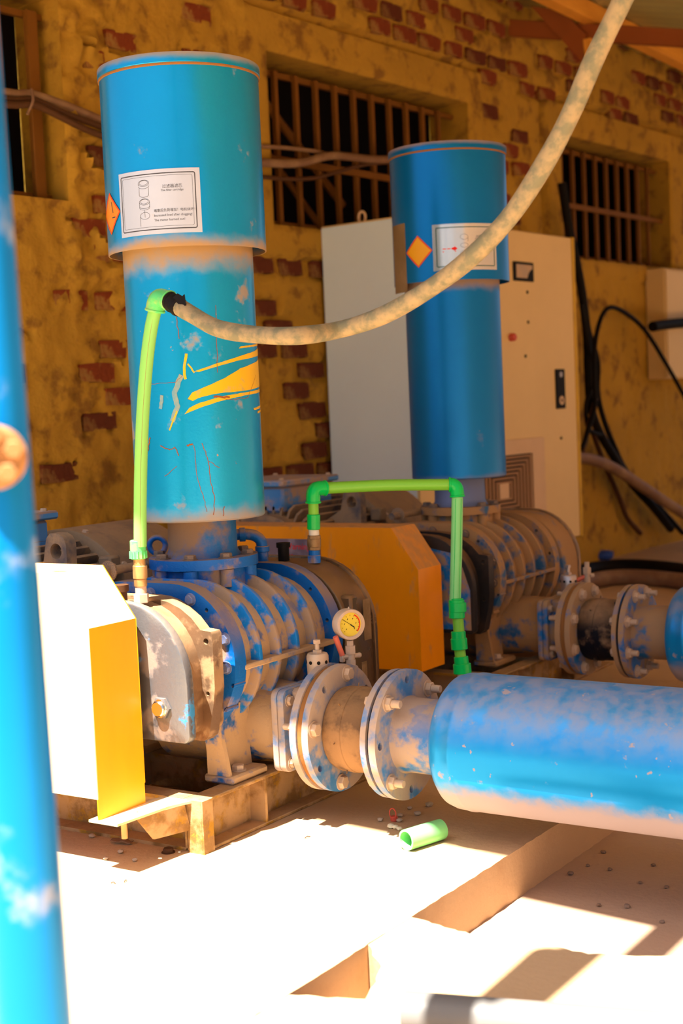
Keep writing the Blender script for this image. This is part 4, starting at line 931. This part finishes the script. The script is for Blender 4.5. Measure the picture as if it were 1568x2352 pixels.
cable('cable', [(1290, 420), (1305, 520), (1325, 610), (1340, 700), (1348, 780), (1350, 850), (1356, 930), (1375, 990), (1410, 1050), (1450, 1110), (1500, 1165), (1540, 1215)], .028, m_blackd, 'thick black cable hanging beside the cream cabinet edge', off=.16)
cable('cable', [(1300, 470), (1318, 580), (1338, 680), (1352, 760), (1372, 830), (1372, 900), (1385, 960), (1408, 1020), (1440, 1085), (1500, 1150), (1568, 1225)], .018, m_blackd, 'second black cable twisting next to the thick one', off=.12)
cable('cable', [(1335, 700), (1352, 800), (1362, 870), (1345, 930), (1352, 985), (1380, 1000)], .014, m_blackd, 'short black cable crossing the hanging bundle', off=.18)
cable('cable', [(1336, 1030), (1350, 990), (1366, 930), (1364, 860), (1366, 790), (1380, 730), (1402, 706), (1440, 722), (1480, 758), (1520, 820), (1568, 905), (1610, 990)], .015, m_blackd, 'black cable looping up in an arch under the right window', off=.22)
cable('cable', [(1337, 1038), (1350, 985), (1368, 915)], .016, m_brownc, 'brown cable stub rising beside the cabinet', off=.2)
cable('pipe', [(1320, 1050), (1360, 1056), (1410, 1076), (1470, 1115), (1530, 1155), (1600, 1200)], .036, m_brownp, 'dusty brown pipe running down to the right behind the far flanges', 'pipe', off=.25, seg=14)
cable('cable', [(1360, 990), (1385, 1060), (1420, 1140), (1440, 1190), (1470, 1225)], .018, m_brownc, 'faint brown cable dropping to the floor behind the bundle', off=.07)
cable('pipe', [(1498, 750), (1540, 744), (1640, 736)], .034, m_blackd, 'black foam covered pipe end in front of the wall box', 'pipe', off=.3, seg=14)
bm = B(); P = [at(x, y, 2, z) for x, y, z in ((1290, 1330, .05), (1350, 1312, .05), (1420, 1303, .05), (1500, 1305, .05), (1600, 1318, .05), (1800, 1350, .05))]
tube(bm, P, .05, 12, 6); tag(obj('ground_hose', bm, m_blackd, ang=80), 'black hose lying on the floor right of the far blower', 'hose')
bm = B(); P = [at(x, y, 2, .045) for x, y in ((1290, 1360), (1350, 1337), (1420, 1326), (1500, 1328), (1600, 1340), (1800, 1370))]
tube(bm, P, .045, 12, 6); tag(obj('ground_pipe', bm, m_brownp, ang=80), 'dusty brown pipe lying beside the black floor hose', 'pipe')
p = at(1385, 1277, 2, .03); bm = B(); bmesh.ops.create_icosphere(bm, subdivisions=2, radius=.06, matrix=Matrix.Translation((p.x, p.y, .035)) @ Matrix.Diagonal((1.3, .8, .6, 1)))
for v in bm.verts: v.co += Vector((1, 1, .4))*.012*noise.noise(v.co*25)
tag(obj('plastic_scrap', bm, m_bluepl), 'crumpled blue plastic scrap on the floor by the wall', 'litter')
# ------------------------------------------------------------------ blue post in the foreground
def post():
    a = atd(-75, 300, 1.62); b = atd(72, 2300, 1.62); d = (b-a)/(a.z-b.z); base = a + d*(a.z+.001); top = a - d*(2.72-a.z)
    t = thing('blue_post', 'blurred bright blue steel post in the left foreground', 'post', (base.x, base.y, 0)); i_ = Matrix.Translation((-base.x, -base.y, 0))
    bm = B(); tube(bm, [base, a, top], .043, 32); bm.transform(i_); obj('tube', bm, m_post, t)
    bm = B(); bb(bm, base.x-.09, base.x+.09, base.y-.09, base.y+.09, .0, .012, .003); bm.transform(i_); obj('base_plate', bm, m_post, t)
    c = atd(-14, 1050, 1.575); dd = (CAM-c); dd.z = 0; dd.normalize()
    bm = B(); cyl(bm, .036, -.03, .012, seg=24, ch=.005); bm.transform(i_ @ Matrix.Translation(c) @ dd.to_track_quat('Z', 'Y').to_matrix().to_4x4()); cl = obj('clamp_boss', bm, m_clamp, t)
    for k in range(5):
        a_ = R(72*k+20); q = dd.to_track_quat('Z', 'Y').to_matrix(); bolt(cl, i_ @ (c + q @ Vector((.022*math.cos(a_), .022*math.sin(a_), .012))), dd, .011, 'head', m_clamp)
    return t
post()
# ------------------------------------------------------------------ small things on the floor
P0, P1 = at(932, 1934, 2, .022), at(1012, 1909, 2, .022)
bm = B(); d = (P1-P0); L = d.length
b2 = lathe(B(), [(.021, 0), (.0265, 0), (.0265, L), (.021, L), (.021, 0)], 'Z', (0, 0, 0), 24)
b2.transform(Matrix.Translation((P0.x, P0.y, .0266)) @ Vector((d.x, d.y, 0)).to_track_quat('Z', 'Y').to_matrix().to_4x4())
tag(obj('pipe_offcut', b2, m_green3), 'short offcut of green plastic pipe lying on the concrete floor', 'pipe offcut')
def pebble(px, py, s, label, mt=None, z=0.):
    p = at(px, py, 2, z); bm = B(); bmesh.ops.create_icosphere(bm, subdivisions=2, radius=s)
    for v in bm.verts: v.co *= 1+.35*noise.noise(v.co*(1.2/s)+Vector((px, py, 0))); v.co.z *= .6
    mz = min(v.co.z for v in bm.verts)
    o = tag(obj('pebble', bm, mt or m_pebble), label, 'pebble', 'pebbles scattered on the concrete'); o.location = (p.x, p.y, z-mz)
for x, y, s, lb in ((897, 1902, .010, 'pale crumb at the edge of the sunlit floor, left of the pipe offcut'), (908, 1904, .009, 'small pale crumb beside the bigger crumb near the pipe offcut'), (917, 1907, .008, 'pale crumb nearest the green pipe offcut'), (919, 1876, .008, 'grey pebble just right of the red cap'),
                    (917, 1888, .0085, 'lower grey pebble below the red cap'), (959, 1873, .010, 'dark flat pebble right of the red cap pebbles'), (985, 1852, .011, 'grey pebble in shade under the nearest flange'), (941, 1859, .007, 'dark round pebble under the two flanges'), (873, 1886, .008, 'brown chip left of the red cap'),
                    (211, 1924, .009, 'grey pebble in the shade in front of the skid, by the post'), (277, 1960, .008, 'pebble near the shadow edge below the orange guard'), (243, 1975, .007, 'tiny pebble on the sunlit floor under the guard'), (310, 1978, .007, 'pebble at the corner of the guard shadow')):
    pebble(x, y, s, lb, m_yelwhite if 'pale' in lb else None)
TP = sorted(((1400, 2000, .007), (1440, 2085, .009), (1375, 2082, .007), (1310, 2010, .009), (1500, 1990, .007), (1385, 1960, .008), (1530, 2040, .007), (1350, 1990, .006), (1520, 2120, .007), (1470, 2030, .006)))
ORD = ('leftmost', 'second', 'third', 'fourth', 'fifth', 'sixth', 'seventh', 'eighth', 'ninth', 'rightmost')
for k, (x, y, sz) in enumerate(TP):
    p = at(x, y, 2, -.12); bm = B(); bmesh.ops.create_icosphere(bm, subdivisions=1, radius=sz)
    for v in bm.verts: v.co *= 1+.3*noise.noise(v.co*(1.2/sz)+Vector((x, y, 0))); v.co.z *= .6
    mz = min(v.co.z for v in bm.verts)
    o = tag(obj('pebble', bm, m_bolt_d), ORD[k]+' dark pebble'+('' if k in (0, 9) else ' from the left')+' strewn in the shaded trench', 'pebble', 'dark pebbles in the trench'); o.location = (p.x, p.y, -.12-mz)
p = at(905, 1886, 2, 0); bm = B(); cyl(bm, .010, 0, .014, seg=14, ch=.002); rc2 = obj('cap', bm, m_red); rc2.location = (p.x, p.y, 0)
tag(rc2, 'small red plastic cap with loop on the shaded floor', 'cap'); bm = B(); tube(bm, [(.010*math.cos(R(a)), -.006, .022+.014*math.sin(R(a))) for a in range(-60, 241, 25)], .0016, 6); obj('loop', bm, m_red, rc2)
p = at(386, 1951, 2, .008); o = inst('hex_nut', hexmesh('head', m_brownc)); o.location = (p.x, p.y, 0); o.scale = (.014, .014, .014); tag(o, 'rusty hex nut on the ground at the skid corner', 'nut')
p = at(280, 1938, 2, 0); bm = B()
bmesh.ops.create_grid(bm, x_segments=8, y_segments=4, size=.5, matrix=Matrix.Diagonal((.06, .02, 1, 1)))
for v in bm.verts: v.co.z = .008+.007*noise.noise(v.co*60)
r_ = bmesh.ops.extrude_face_region(bm, geom=bm.faces[:]); bmesh.ops.translate(bm, vec=(0, 0, .002), verts=[g for g in r_['geom'] if isinstance(g, bmesh.types.BMVert)])
o = tag(obj('wrapper', bm, m_brownp), 'dusty brown wrapper on the ground before the skid', 'litter'); o.location = (p.x, p.y, 0); o.rotation_euler = (0, 0, .2)
p = at(965, 2345, 2, .0); q = at(1130, 2359, 2, 0.)
bm = B(); a_ = Vector((p.x, p.y-.05, .036)); b_ = Vector((q.x, q.y-.05, .036)); d = b_-a_
b2 = lathe(B(), [(.028, 0), (.036, 0), (.036, .62), (.028, .62), (.028, 0)], 'Z', (0, 0, 0), 28); b2.transform(Matrix.Translation(a_) @ d.to_track_quat('Z', 'Y').to_matrix().to_4x4())
tag(obj('grey_pipe', b2, m_greypipe), 'blurred grey pipe end at the bottom edge', 'pipe')
for k, (x, y, dx, dy) in enumerate(((700, 1925, 12, -4), (255, 2028, 10, 1), (285, 2026, 6, -4))):
    p, q = at(x, y, 2, .002), at(x+dx, y+dy, 2, .002); bm = B(); tube(bm, [p, (p+q)/2+Vector((0, 0, .003)), q], .0012, 5)
    tag(obj('twig', bm, m_brownc), ('thin dark twig on sunlit floor right of the skid', 'longer twig on the sunlit floor near the post', 'shorter twig beside the other near the post')[k], 'twig', 'twigs on the floor')
